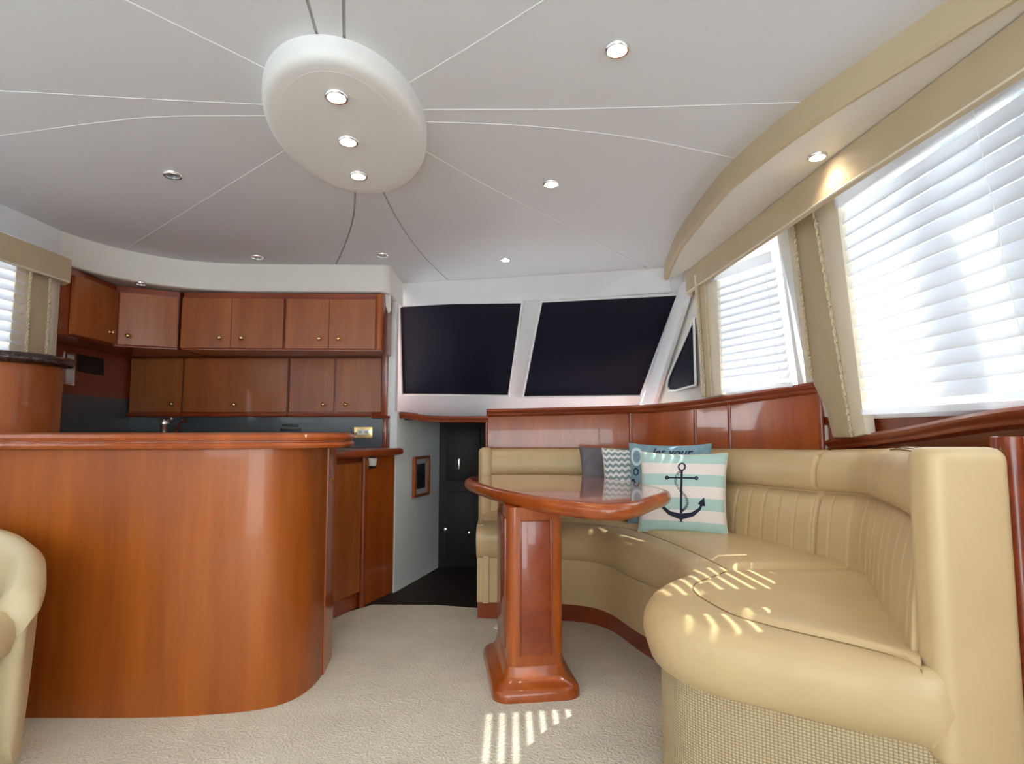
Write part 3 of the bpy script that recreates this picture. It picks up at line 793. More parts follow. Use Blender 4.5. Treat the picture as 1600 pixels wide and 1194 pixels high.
# lower row, set back
LZ0, LZ1 = 1.115, 1.472
LL = (Vector((-2.50, 3.745)), Vector((-0.84, 3.745)))
Q = {x: pf(x, line=LL) for x in (205, 287, 289, 451, 453.5, 523.5, 526.5, 597)}
low = [('low wall cabinet with one door in the dark galley corner', [(205, 287, 0.84, 0.15)]),
       ('wide low galley wall cabinet with a lift-up door', [(289, 451, 0.50, 0.14)]),
       ('low galley wall cabinet with two doors above the outlet', [(453.5, 523.5, 0.78, 0.14), (526.5, 597, 0.22, 0.14)])]
for nm, ds in low:
    l0, r0 = Q[ds[0][0]], Q[ds[-1][1]]
    u = unit('wall_cabinet', nm, [Vector((l0.x, 3.763)), Vector((r0.x, 3.763))], [Vector((r0.x, 3.779)), Vector((l0.x, 3.779))], LZ0 - .03, LZ1)
    for x0, x1, kt, kz in ds:
        door_on(u, Q[x0] + Vector((.003, 0)), Q[x1] - Vector((.003, 0)), LZ0, LZ1 - .004, kt, kz)
    sweep('bottom_rail', [Vector((l0.x, 3.745)), Vector((r0.x, 3.745))], [(-0.018, LZ0 - .03), (0.008, LZ0 - .03), (0.012, LZ0 - .022), (0.008, LZ0 - .006), (-0.018, LZ0 - .006)], 'cherry_red', u)
# stainless details on the dark side wall
XS = -2.508
PS = lambda off: (Vector((XS + off, 0, 0)), Vector((1, 0, 0)))
vent = thing('side_vent', gpl(142, 587, PS(0)), 'black rectangular vent on the dark galley side wall', 'vent')
slab('frame', [gpl(122, 553, PS(.004)), gpl(163, 561, PS(.004)), gpl(163, 588, PS(.004)), gpl(122, 580, PS(.004))], 0.008, 'black', vent, bevel=.002)
for i in range(5):
    t = (i + .5) / 5
    slab('louver', [gpl(124, 554 + 25 * t - 1.5, PS(.007)), gpl(161, 562 + 25 * t - 1.5, PS(.007)), gpl(161, 562 + 25 * t + 1, PS(.007)), gpl(124, 554 + 25 * t + 1, PS(.007))], 0.004, 'black', vent)
sp_ = thing('switch_plate', gpl(112, 602, PS(0)), 'white and chrome outlet plate on the galley side wall by the bar top', 'outlet')
slab('plate', [gpl(103.5, 550, PS(.006)), gpl(118.5, 553, PS(.006)), gpl(116.5, 603, PS(.006)), gpl(101, 600, PS(.006))], 0.008, 'chrome', sp_, bevel=.002)
slab('insert', [gpl(105.5, 577, PS(.009)), gpl(114.5, 578, PS(.009)), gpl(113.5, 599, PS(.009)), gpl(104.5, 598, PS(.009))], 0.006, 'whiteplastic', sp_, bevel=.0015)
slab('insert', [gpl(106.5, 554, PS(.009)), gpl(116, 556, PS(.009)), gpl(115, 572, PS(.009)), gpl(105.8, 570, PS(.009))], 0.006, 'whiteplastic', sp_, bevel=.0015)

# backsplash with outlet and vent slots
bs = thing('backsplash', (-1.6, 3.77, 0.887), 'dark grey glossy backsplash along the galley wall', 'backsplash')
abox('back_panel', -2.50, -0.842, 3.766, 3.779, 0.888, LZ0 - .031, 'splash', bs)
abox('side_panel', -2.509, -2.497, 2.85, 3.766, 0.888, 1.20, 'splash', bs)
abox('end_trim', -0.842, -0.815, 3.75, 3.779, 0.888, LZ0 - .031, 'cherry_red', bs, .004)
YB = 3.766
outl = thing('outlet', gy(568, 684, YB), 'brass framed double outlet on the dark backsplash', 'outlet')
def yrect(name, x0, y0, x1, y1, Y, th, material, parent, bevel=0.002):
    a, b = gy(x0, y0, Y), gy(x1, y1, Y)
    return abox(name, min(a.x, b.x), max(a.x, b.x), Y - th, Y, min(a.z, b.z), max(a.z, b.z), material, parent, bevel)
yrect('plate', 553.5, 667, 582, 684.5, YB, 0.006, 'gold', outl)
yrect('bezel', 557, 670, 578, 681, YB - .005, 0.004, 'gold', outl, .001)
yrect('socket', 558.5, 671.5, 576.5, 679.5, YB - .008, 0.004, 'whiteplastic', outl, .001)
for sx_ in (562, 564, 571, 573):
    yrect('slot', sx_ - .4, 673.5, sx_ + .4, 676.5, YB - .0118, 0.0012, 'black', outl, 0)
vs_t = thing('vent_slots', gy(456, 681, YB), 'three black vent slots in the dark backsplash', 'vent')
for i, (a_, b_) in enumerate(((442, 466), (438, 471), (438, 471))):
    yrect('slot', a_, 662.5 + i * 6.8, b_, 666.5 + i * 6.8, YB, 0.010, 'black', vs_t, .002)

# inner galley counter and the base cabinet at the passage
ic_out = [(-2.50, 2.86), (-2.18, 2.86), (-2.0, 3.16), (-1.5, 3.20), (-1.0, 3.12), (-0.985, 3.06), (-0.955, 3.045), (-0.92, 3.07), (-0.82, 3.33), (-0.70, 3.60), (-0.685, 3.65), (-0.70, 3.685), (-0.76, 3.69), (-0.80, 3.748), (-2.50, 3.765)]
ic = prism('galley_counter', ic_out, 0.845, 0.887, 'cherry_red', None, bevel=0.016, segs=4)
prop(ic, 'cherry wood galley worktop with rounded edge behind the bar', 'worktop')
C0, C1, C2 = Vector((-0.952, 3.094)), Vector((-0.85, 3.379)), Vector((-0.742, 3.665))
bc = thing('base_cabinet', (-1.2, 3.4, 0), 'cherry base cabinet with tall door at the mouth of the passage', 'cabinet')
i0, i2 = inset(C0, C2, 0.018)
dC = (C2 - C0).normalized(); nC = Vector((dC.y, -dC.x))
prism('carcass', [i0, i2, Vector((-0.80, 3.745)), Vector((-2.49, 3.745)), Vector((-2.49, 3.24)), Vector((-1.02, 3.14))], 0.0, 0.845, 'cherry_red', bc)
Cd = C0 + dC * 0.26
dd_ = sweep('door', [C0 + dC * .015, C0 + dC * .14, Cd], [(-0.018, .09), (-.003, .09), (0, .093), (0, .812), (-.003, .815), (-.018, .815)], 'cherry_door', bc)
sd = sweep('side_panel', [Cd + dC * .04, Cd + dC * .18, C2 + dC * .0], [(-0.018, .0), (0, .0), (0, .845), (-.018, .845)], 'cherry', bc)
pm = Cd + dC * .022
tube('edge_post', [(pm.x, pm.y, 0), (pm.x, pm.y, .4), (pm.x, pm.y, .845)], 0.018, 'cherry_red', bc, seg=12)
latch = thing('door_holdback', gy(583, 730, 3.5), 'small white and brass door catch on the cabinet beside the passage', 'latch')
def on_cab(px, py, off=0.0):
    return gpl(px, py, (Vector((C0.x, C0.y, 0)) + Vector((nC.x, nC.y, 0)) * off, Vector((nC.x, nC.y, 0))))
slab('plate', [on_cab(575.5, 711.5, .006), on_cab(579, 711.5, .006), on_cab(579, 732, .006), on_cab(575.5, 732, .006)], .006, 'gold', latch, .001)
slab('bracket', [on_cab(579.5, 711.5, .012), on_cab(588, 712.5, .012), on_cab(588, 731, .012), on_cab(579.5, 732, .012)], .012, 'black', latch, .002)
slab('catch', [on_cab(580, 716, .03), on_cab(589.5, 716, .03), on_cab(588, 728, .03), on_cab(582, 728, .03)], .02, 'whiteplastic', latch, .003)

# faucet
fa = thing('faucet', gy(256, 690, 3.55), 'chrome faucet with angled spout showing just above the bar counter', 'faucet')
fb = gy(256, 672, 3.55)
lathe('body', [(0, 0), (.032, 0), (.032, .012), (.022, .02), (.022, .135), (.026, .14), (.026, .165), (.018, .178), (0, .18)], (fb.x, 3.55, 0.887), (0, 0, 1), 'chrome', fa)
q = [gy(262, 689, 3.53), gy(272, 680, 3.50), gy(280, 662, 3.46), gy(286, 657, 3.44), gy(290, 659, 3.43)]
tube('spout', cr(q, 14), .011, 'chrome', fa, seg=10)
q = [gy(256, 660, 3.55), gy(262, 655, 3.53), gy(268, 654, 3.51)]
tube('lever', cr(q, 8), .007, 'chrome', fa, seg=8)

# the bar: curved front panel and counter
bar_front = [(-2.26, 2.10), (-2.0, 2.097), (-1.672, 2.097), (-1.338, 2.097), (-1.122, 2.111), (-0.916, 2.152), (-0.826, 2.216), (-0.787, 2.305), (-0.777, 2.40), (-0.778, 2.45)]
bfp = even(cr(bar_front, 90), 80)
bar = thing('bar_peninsula', (-1.5, 2.4, 0), 'large curved cherry wood bar front standing on the cream carpet', 'bar')
sweep('front_panel', bfp, [(0, 0), (0, 0.93), (-0.02, 0.93), (-0.02, 0)], 'cherry_bar', bar)
sweep('end_trim', [Vector((-0.779, 2.452)), Vector((-0.797, 2.60)), Vector((-0.803, 2.64))], [(0.006, 0), (0.006, 0.93), (-0.02, 0.93), (-0.02, 0)], 'cherry', bar)
prism('back_panel', [(-2.26, 2.72), (-0.82, 2.70), (-0.80, 2.645), (-0.83, 2.645), (-2.26, 2.68)], 0, 0.93, 'cherry_red', bar)
bk = on_k = gy(509, 749, 2.53)
lathe('button', [(0, 0), (.010, 0), (.010, .004), (.005, .006), (.005, .012), (0, .013)], (-0.786, 2.53, bk.z), (1, -.1, 0), 'gold', bar)
ctop_front = [(-2.262, 2.055), (-2.0, 2.052), (-1.672, 2.052), (-1.338, 2.052), (-1.10, 2.066), (-0.88, 2.106), (-0.75, 2.17), (-0.675, 2.275), (-0.665, 2.40), (-0.69, 2.53), (-0.75, 2.66), (-0.83, 2.74)]
ctf = even(cr(ctop_front, 90), 70)
ct_prof_z0 = 0.930
ctop = thing('bar_counter', (-1.5, 2.4, ct_prof_z0), 'long rounded cherry wood counter slab on the curved bar front', 'counter')
cc = [(0.02, -0.0), (-0.004, 0.0), (-.010, 0.004)]
sweep('edge_moulding', ctf, [(-0.06, .930), (-0.016, .930), (-0.004, .934), (0.0, .943), (-0.004, .952), (-0.012, .955), (-0.0125, .9585), (-0.003, .962), (0.0, .972), (-0.004, .983), (-0.014, .988), (-0.06, .989)], 'cherry', ctop)
nr = normals2(ctf)
inner = [p - n * 0.055 for p, n in zip(ctf, nr)]
prism('slab', inner + [Vector((-2.262, 2.74))], .931, .9895, 'cherry', ctop)

# raised bar end with dark granite top
rb_path = even(cr([(-2.205, 2.225), (-2.19, 2.24), (-2.16, 2.28), (-2.09, 2.36), (-2.045, 2.45), (-2.035, 2.54), (-2.05, 2.62)], 40), 36)
rb = thing('raised_bar_end', (-2.15, 2.4, .99), 'curved cherry cabinet standing on the counter under a black granite ledge', 'cabinet')
prism('body', list(rb_path) + [Vector((-2.205, 2.62))], .9898, 1.278, 'cherry_bar', rb)
nr = normals2(rb_path)
gt = [p + n * 0.045 for p, n in zip(rb_path, nr)]
gr = prism('granite_ledge', gt + [Vector((-2.205, 2.66))], 1.278, 1.326, 'granite', None, bevel=.018, segs=4)
prop(gr, 'dark granite ledge with rounded edge on top of the raised bar end', 'ledge')

# ================================================================== SOFA
pairs = [((-.19, 3.10), (-.19, 3.55)), ((.05, 3.08), (.12, 3.56)), ((.31, 3.05), (.48, 3.54)), ((.435, 2.95), (.83, 3.40)), ((.515, 2.70), (.985, 3.10)),
         ((.60, 2.45), (1.06, 2.78)), ((.63, 2.26), (1.15, 2.45)), ((.60, 2.115), (1.20, 2.25)), ((.495, 2.0), (1.225, 2.12)), ((.42, 1.87), (1.18, 1.97)),
         ((.39, 1.74), (1.10, 1.80)), ((.415, 1.60), (1.03, 1.65)), ((.50, 1.49), (.97, 1.51)), ((.62, 1.405), (.925, 1.41)), ((.77, 1.30), (.897, 1.345)), ((.885, 1.228), (.868, 1.28)), ((.98, 1.255), (.855, 1.25)), ((1.06, 1.30), (.845, 1.23))]
NP = len(pairs) - 1
NSF = 151
Fp = cr([p[0] for p in pairs], NSF); Bp = cr([p[1] for p in pairs], NSF)
def idx(t): return int(round(t / NP * (NSF - 1)))
sofa = thing('corner_sofa', (0.5, 2.4, 0), 'curved tan leather corner sofa wrapping around the wooden table', 'sofa')
nF = normals2(Fp); nBk = normals2(Bp)
# seat shell: bolster front rolling into a flat platform
rows = []
for i in range(NSF):
    f, b = Fp[i], Bp[i]
    nrm = nF[i]
    inward = (b - f).normalized()
    out = -inward if inward.dot(nrm) > 0 else -inward
    out = (-inward * 0.5 + (nrm if nrm.dot(inward) < 0 else -nrm) * 0.5).normalized()
    t = i / (NSF - 1)
    tuck = 0.05 + 0.03 * min(1, max(0, (t - 0.55) / 0.3))
    prof = [(-tuck - .06, .315), (-tuck, .315), (-tuck * .45, .335), (-.010, .375), (.0, .415), (-.004, .448), (-.022, .477), (-.050, .493), (-.09, .499), (-.14, .500)]
    fit_ = min(1.0, (b - f).length * .75 / .14)
    prof = [(o_p * fit_ if z_p > .45 else o_p, z_p) for o_p, z_p in prof]
    wr_ = 0.0015 * math.sin(i * 1.9) * (0 if t > .8 else .6)
    row = [(f.x + out.x * (o + wr_), f.y + out.y * (o + wr_), z) for o, z in prof]
    e = Vector(row[-1][:2])
    for k in (0.35, 0.7, 1.0):
        p = e.lerp(b, k); row.append((p.x, p.y, .497))
    rows.append(row)
bm = bmesh.new()
Vg = grid_faces(bm, rows)
bm.faces.new(Vg[0]); 
from_bm('seat_bolster', bm, 'leather', sofa, 60)
# seat pads, slightly proud, behind the bolster
def pad(t0, t1, seam, nseg=26):
    """seam: inner edge path (front of the pad) matched to back path t0..t1"""
    S = cr(seam, nseg)
    rows = []
    for i in range(nseg):
        a = i / (nseg - 1)
        tb = (t0 + (t1 - t0) * a) / NP * (NSF - 1)
        k = min(int(tb), NSF - 2); b = Bp[k].lerp(Bp[k + 1], tb - k)
        b = b + (S[i] - b).normalized() * -0.01
        row = []
        edge = min(1.0, min(a, 1 - a) * nseg / 2.2)
        for v in range(13):
            c = v / 12
            L = (b - S[i]).length
            dist = c * L
            h = 0.022 * math.sqrt(max(0, 1 - (1 - min(1, dist / 0.035)) ** 2)) * (edge ** 0.5 if edge < 1 else 1)
            dome = 0.008 * math.sin(math.pi * c) * math.sin(math.pi * a)
            p = S[i].lerp(b, c)
            row.append((p.x, p.y, .492 + h + dome))
        rows.append(row)
    bm = bmesh.new(); grid_faces(bm, rows)
    o = from_bm('seat_pad', bm, 'leather', sofa, 60)
    tube('crease_shade', [(p.x, p.y, .4985) for p in even(S, 40)], .0032, 'stitch_crease', sofa, seg=6)  # dark tube stands in for the shaded crease between pad and bolster
    return o
pad(0.05, 2.95, [(-.17, 3.22), (.1, 3.2), (.33, 3.17), (.50, 3.06)])
pad(3.0, 7.9, [(.52, 3.05), (.62, 2.93), (.70, 2.65), (.75, 2.36), (.765, 2.22), (.775, 2.13)])
pad(7.95, 15.2, [(.77, 2.10), (.70, 2.03), (.60, 1.93), (.565, 1.83), (.575, 1.72), (.605, 1.60), (.68, 1.50), (.78, 1.405), (.873, 1.30)])
# backrest sections: fluted lower cushion and head roll
def zt(i):
    t = i / (NSF - 1) * NP
    return 0.885 + 0.070 * min(1, max(0, (t - 2) / 9))
cumB = [0]
for a, b in zip(Bp, Bp[1:]): cumB.append(cumB[-1] + (b - a).length)
def outB(i):
    return -nBk[i]
fine = 6
def section(t0, t1, flute):
    i0, i1 = t0 / NP * (NSF - 1), t1 / NP * (NSF - 1)
    n = int((i1 - i0) * fine)
    low_rows, roll_rows = [], []
    for k in range(n + 1):
        x = i0 + (i1 - i0) * k / n
        j = min(int(x), NSF - 2); fr = x - j
        B = Bp[j].lerp(Bp[j + 1], fr); o = outB(j).lerp(outB(j + 1), fr).normalized()
        s = cumB[j] + (cumB[j + 1] - cumB[j]) * fr
        zs = zt(x) - 0.165; ztop = zt(x)
        e = min(1, min(k, n - k) / 5.0); es = math.sqrt(1 - (1 - e) ** 2)
        ph = abs(((s / flute) % 1.0) - 0.5) * 2          # 1 at the channel
        fl_ = 0.007 * (1 - max(0, (ph - 0.8) / 0.2) ** 1.3)
        lr = []
        for (dz, dd, w) in ((0, .0, .3), (.06, .004, .9), (.14, .012, 1), (.20, .022, 1), (.25, .034, .7), (.285, .050, .15), (.29, .075, 0)):
            z = .46 + (zs - .46) * dz / .29
            off_ = dd - (fl_ * w) * es + (1 - es) * .02
            lr.append((B.x + o.x * off_, B.y + o.y * off_, z))
        low_rows.append(lr)
        H = ztop - zs
        rr = []
        for (hz, dd) in ((.0, .070), (.01, .045), (.06, .026), (.18, .016), (.40, .014), (.65, .022), (.84, .038), (.95, .060), (1.0, .090), (.99, .115), (.9, .13), (0, .13)):
            off_ = dd + (1 - es) * .018
            rr.append((B.x + o.x * off_, B.y + o.y * off_, zs + H * hz - (1 - es) * .012 * (1 if hz > .5 else -1)))
        roll_rows.append(rr)
    bm = bmesh.new(); grid_faces(bm, low_rows); sec = from_bm('back_cushion', bm, 'leather', sofa, 70)
    bm = bmesh.new(); V = grid_faces(bm, roll_rows); bm.faces.new(V[0]); bm.faces.new(list(reversed(V[-1])))
    from_bm('head_roll', bm, 'leather', sofa, 60)
section(0.0, 3.1, .11); section(3.1, 6.62, .095); section(6.66, 14.45, .095)
# hard back of the sofa
rows = []
for i in range(idx(14.2) + 1):
    o = outB(i); B = Bp[i]
    rows.append([(B.x + o.x * w, B.y + o.y * w, z) for w, z in ((.05, .10), (.05, zt(i) - .02), (.128, zt(i) - .03), (.128, .10))])
bm = bmesh.new(); grid_faces(bm, rows, closed_v=True, cap=True); from_bm('back_frame', bm, 'leather', sofa, 40)
# end caps
def rounded_cap(c, ax, ay, w, dpt, z0, z1, r=.035):
    bm = bmesh.new()
    c = Vector(c); ax = Vector((*ax, 0)).normalized(); ay = Vector((*ay, 0)).normalized()
    vs_ = []
    for z in (z0, z1):
        for j in (-.5, .5):
            for i_ in (-.5, .5):
                vs_.append(bm.verts.new(Vector((c.x, c.y, z)) + ax * w * i_ + ay * dpt * j))
    for f in ((0, 1, 3, 2), (4, 5, 7, 6), (0, 1, 5, 4), (2, 3, 7, 6), (0, 2, 6, 4), (1, 3, 7, 5)):
        bm.faces.new([vs_[k_] for k_ in f])
    bmesh.ops.recalc_face_normals(bm, faces=bm.faces)
    bmesh.ops.bevel(bm, geom=list(bm.edges), offset=r, segments=5, affect='EDGES', profile=0.5)
    return from_bm('end_cap', bm, 'leather', sofa, 60)
rounded_cap((0.973, 1.272, 0), (1, .03), (-.03, 1), .18, .09, .30, .963, .03)
rounded_cap((-.165, 3.61, 0), (0, 1), (1, 0), .15, .08, .30, .892, .03)
# stitching on top of the near head roll
for d_ in (.058, .071, .084):
    pts = []
    for k in range(14):
        x = (10.2 + 4.4 * k / 13) / NP * (NSF - 1); j = int(x)
        B = Bp[j].lerp(Bp[j + 1], x - j); o = outB(j)
        z_ = zt(x) - 0.165 + .165 * (.95 + (d_ - .06) / .03 * .05)
        pts.append((B.x + o.x * d_, B.y + o.y * d_, z_ + .001))
    tube('stitch_line', pts, .0018, 'stitch_crease', sofa, seg=5)
# upholstered base and toe kick, woven base at the near end
def base(t0, t1, z0, z1, inset_, material, name):
    i0, i1 = idx(t0), idx(t1)
    rows = []; us = []
    u = 0
    for i in range(i0, i1 + 1):
        f, b = Fp[i], Bp[i]; nrm = nF[i]; inward = (b - f).normalized()
        out = (nrm if nrm.dot(inward) < 0 else -nrm)
        ii = inset_(i / (NSF - 1) * NP) if callable(inset_) else inset_
        p = f - out * ii; p2 = f - out * (ii + .05)
        rows.append([(p2.x, p2.y, z0), (p.x, p.y, z0), (p.x, p.y, z1), (p2.x, p2.y, z1)])
        if i > i0: u += (Vector(rows[-1][1][:2]) - Vector(rows[-2][1][:2])).length
        us.append(u)
    bm = bmesh.new(); V = grid_faces(bm, rows, closed_v=True, cap=True)
    uvl = bm.loops.layers.uv.new('UVMap')
    vi = {v: (us[r], v.co.z) for r, row in enumerate(V) for v in row}
    for f_ in bm.faces:
        for lp in f_.loops: lp[uvl].uv = vi[lp.vert]
    return from_bm(name, bm, material, sofa, 40)
base(0, 8.3, .09, .335, lambda t: .045, 'leather', 'base_front')
base(0, 8.3, .0, .092, lambda t: .065, 'cherry_red', 'toe_kick')
base(8.25, 16.9, .0, .335, lambda t: .05, 'weave', 'woven_base')
# left end face of the sofa
slab('base_end', [(-.155, 3.12, .09), (-.155, 3.64, .09), (-.155, 3.64, .34), (-.155, 3.12, .34)], .03, 'leather', sofa, bevel=.004, toward=(-2, 3.2, .2))
slab('seat_end', [(-.185, 3.14, .32), (-.185, 3.60, .32), (-.185, 3.60, .495), (-.185, 3.14, .495)], .03, 'leather', sofa, bevel=.012, toward=(-2, 3.2, .4))

# ================================================================== TABLE
tbl = thing('pedestal_table', (0.06, 2.45, 0), 'glossy cherry wood table with rounded top on a broad panelled pedestal', 'table')
tp = [(-.245, 3.02), (-.215, 2.86), (-.10, 2.53), (.0, 2.32), (.10, 2.16), (.22, 2.02), (.30, 1.965), (.38, 1.965), (.46, 2.05), (.56, 2.22), (.645, 2.37), (.655, 2.50), (.60, 2.78), (.48, 3.05), (.30, 3.24), (.10, 3.27), (-.12, 3.22), (-.22, 3.13)]
tpo = even(cr(tp, 140, closed=True) + [cr(tp, 140, closed=True)[0]], 121)[:-1]
if sum((tpo[i].x * tpo[(i + 1) % 120].y - tpo[(i + 1) % 120].x * tpo[i].y) for i in range(120)) < 0: tpo.reverse()
nr = normals2(tpo, True)                       # outward for a counter-clockwise outline
rows = []
for o, z in ((-.10, .692), (-.05, .690), (-.022, .694), (-.008, .704), (0, .718), (0, .730), (-.004, .741), (-.012, .748), (-.020, .7505), (-.030, .7505)):
    rows.append([(p.x + n.x * o, p.y + n.y * o, z) for p, n in zip(tpo, nr)])
bm = bmesh.new(); V = grid_faces(bm, rows, closed_v=True); bm.faces.new(V[0])
from_bm('rim', bm, 'cherry', tbl, 50)
prism('table_top', [p - n * .0295 for p, n in zip(tpo, nr)], .72, .7505, 'cherry_table', tbl)
pc, pd = Vector((.065, 2.47)), Vector((-.13, .99)).normalized()
px_ = Vector((pd.y, -pd.x))
def prect(w, l, r, c=pc, n=6):
    out = []
    for sx, sy, a0 in ((1, 1, 0), (-1, 1, 90), (-1, -1, 180), (1, -1, 270)):
        for k in range(n):
            a = math.radians(a0 + 90 * k / (n - 1))
            q = Vector(((w / 2 - r) * sx + r * math.cos(a), (l / 2 - r) * sy + r * math.sin(a)))
            out.append(c + px_ * q.x + pd * q.y)
    return out
prism('pedestal', prect(.215, .40, .03), .03, .70, 'cherry', tbl)
rows = []
for w, l, z, r in ((.335, .52, 0, .06), (.335, .52, .022, .06), (.325, .51, .034, .058), (.30, .485, .045, .05), (.26, .445, .055, .045), (.235, .42, .075, .04), (.222, .407, .10, .034), (.21, .395, .11, .03)):
    rows.append([(p.x, p.y, z) for p in prect(w, l, r)])
bm = bmesh.new(); V = grid_faces(bm, rows, closed_v=True); bm.faces.new(list(reversed(V[0])))
from_bm('foot', bm, 'cherry', tbl, 50)
fcen = pc - pd * 0.2
def face_pt(x, z, o=0.0): return Vector((fcen.x + px_.x * x - pd.x * o, fcen.y + px_.y * x - pd.y * o, z))
pdv, pxv = Vector((pd.x, pd.y, 0)), Vector((px_.x, px_.y, 0))
box('front_panel', face_pt(0, .40, .003), pxv, pdv, Z_, .115, .012, .50, 'cherry_red', tbl, .004)
for s in (-1, 1):
    box('panel_frame', face_pt(s * .060, .40, .004), pxv, pdv, Z_, .006, .012, .51, 'cherry_red', tbl, .002)
lc = pc - px_ * 0.1075
box('side_panel', Vector((lc.x, lc.y, .40)), pdv, pxv, Z_, .27, .012, .50, 'cherry_red', tbl, .004)

# ================================================================== PILLOWS
def pillow(name, label, c, right, up, w, h, th, material, n=22):
    right = Vector(right).normalized(); up = Vector(up).normalized()
    nz = right.cross(up).normalized()
    if nz.y > 0: nz = -nz
    c = Vector(c)
    def S(u, v, side=1, lift=0.0):
        e = ((1 - u * u) * (1 - v * v))
        hgt = th * (max(0, e) ** 0.42)
        pinch = 1 - 0.07 * (1 - abs(v) ** 2) * abs(u) ** 3
        pinchv = 1 - 0.07 * (1 - abs(u) ** 2) * abs(v) ** 3
        return c + right * (u * w / 2 * pinch) + up * (v * h / 2 * pinchv) + nz * side * (hgt + lift)
    root = thing(name, c - up * h / 2, label, 'pillow', 'throw pillows on the corner sofa')
    bm = bmesh.new()
    uvl = bm.loops.layers.uv.new('UVMap')
    def cs(i): 
        return math.sin((i / n - .5) * math.pi)
    for side in (1, -1):
        V = [[bm.verts.new(S(cs(i), cs(j), side)) for j in range(n + 1)] for i in range(n + 1)]
        for i in range(n):
            for j in range(n):
                f = bm.faces.new((V[i][j], V[i + 1][j], V[i + 1][j + 1], V[i][j + 1]))
                for lp, (a, b) in zip(f.loops, ((i, j), (i + 1, j), (i + 1, j + 1), (i, j + 1))):
                    lp[uvl].uv = ((cs(a) + 1) / 2, (cs(b) + 1) / 2)
    bmesh.ops.remove_doubles(bm, verts=bm.verts, dist=1e-5)
    from_bm('cover', bm, material, root, 80)
    edge = [S(cs(i), -1) for i in range(n + 1)] + [S(1, cs(i)) for i in range(1, n + 1)] + [S(cs(n - i), 1) for i in range(1, n + 1)] + [S(-1, cs(n - i)) for i in range(1, n + 1)]
    tube('piping', edge, .0035, material if material not in ('stripes', 'chevron') else 'creamfab', root, seg=6)
    return root, S
def strokes(name, S, lines, material, parent, lift=.0025):
    """lines: list of (points (u,v), width or widths). Flat print laid on the pillow's face."""
    bm = bmesh.new()
    for pts, wd in lines:
        n = max(8, len(pts) * 4)
        P = even([Vector(p) for p in pts], n)
        nr = normals2(P)
        W = [wd] * n if not isinstance(wd, (list, tuple)) else [wd[min(int(i / (n - 1) * (len(wd) - 1)), len(wd) - 2)] + (wd[min(int(i / (n - 1) * (len(wd) - 1)) + 1, len(wd) - 1)] - wd[min(int(i / (n - 1) * (len(wd) - 1)), len(wd) - 2)]) * ((i / (n - 1) * (len(wd) - 1)) % 1) for i in range(n)]
        rows = [[S(max(-.99, min(.99, p.x + q.x * w_ * k)), max(-.99, min(.99, p.y + q.y * w_ * k)), 1, lift) for k in (-.5, 0, .5)] for p, q, w_ in zip(P, nr, W)]
        grid_faces(bm, rows)
    return from_bm(name, bm, material, parent, 60)
def ring(c, rx, ry, n=20): return [(c[0] + rx * math.cos(2 * math.pi * i / n), c[1] + ry * math.sin(2 * math.pi * i / n)) for i in range(n + 1)]

# grey, chevron, blue, striped: from the back of the row to the front
a0 = gy(910, 700, 3.42)
pg, Sg = pillow('throw_pillow', 'dark grey pillow with a pale dot, furthest along the row behind the chevron pillow', (.595, 3.40, .705), (1, .02, 0), (0, .22, .97), .39, .40, .055, 'greyfab')
strokes('dot_print', Sg, [(ring((-.62, -.02), .022, .022), .05)], 'whiteplastic', pg)
pcv, Sc = pillow('throw_pillow', 'pillow with grey and white chevron zigzags next to the blue pillow', (.70, 3.255, .70), (1, -.06, 0), (.02, .2, .97), .38, .40, .055, 'chevron')
pb, Sb = pillow('throw_pillow', 'blue and grey lettered pillow tucked behind the striped anchor pillow', (.815, 3.02, .716), (1, -.40, 0), (.06, .14, .97), .42, .43, .05, 'bluefab')
for vy in (.66, -.45): strokes('letter_print', Sb, [(ring((-.80, vy), .14, .20), .07)], 'paleblue', pb)
strokes('print_marks', Sb, [(ring((-.82, .28), .07, .08), .035), ([(-.98, .05), (-.9, .1), (-.8, -.05), (-.7, 0)], .05), ([(-.95, -.05), (-.85, -.2), (-.72, -.12)], .05)], 'navy', pb)
def text_on(S, body, u0, v0, size, material, parent, shear=.35):
    cu = bpy.data.curves.new('text', 'FONT'); cu.body = body; cu.size = size; cu.shear = shear; cu.resolution_u = 3
    cu.offset = .006
    to = bpy.data.objects.new('text_tmp', cu); COL.objects.link(to)
    dg = bpy.context.evaluated_depsgraph_get()
    me = bpy.data.meshes.new_from_object(to.evaluated_get(dg))
    bpy.data.objects.remove(to)
    for v in me.vertices:
        v.co = S(max(-.99, min(.99, u0 + v.co.x)), max(-.99, min(.99, v0 + v.co.y)), 1, .003)
    me.name = 'lettering'; me.materials.clear()
    return link('lettering', me, material, parent)
text_on(Sb, 'let your', -.42, .70, .30, 'navy', pb)
BL, BR = gz(996, 827, .515), gz(1136, 836, .515)
rt = (BR - BL).normalized()
cc_ = (BL + BR) / 2
pa, Sa = pillow('throw_pillow', 'aqua and white striped pillow printed with a navy anchor', (cc_.x + .025, cc_.y + .045, .515 + .180), rt, (.09, .17, .97), .415, .395, .055, 'stripes')
an = []
an.append((ring((.0, .62), .075, .095), .038))
an.append(([(0, .53), (.0, -.52)], .05))
an.append(([(-.32, .33), (.32, .34)], .04))
an.append((ring((-.33, .33), .025, .03), .04)); an.append((ring((.33, .34), .025, .03), .04))
an.append(([(-.48, -.22), (-.40, -.40), (-.25, -.53), (0, -.60), (.25, -.53), (.40, -.40), (.48, -.22)], [.02, .07, .11, .15, .11, .07, .03]))
an.append(([(.50, -.12), (.44, -.32)], [.01, .20])); an.append(([(-.50, -.12), (-.44, -.32)], [.01, .20]))
an.append(([(0, -.55), (0, -.74)], [.16, .005]))
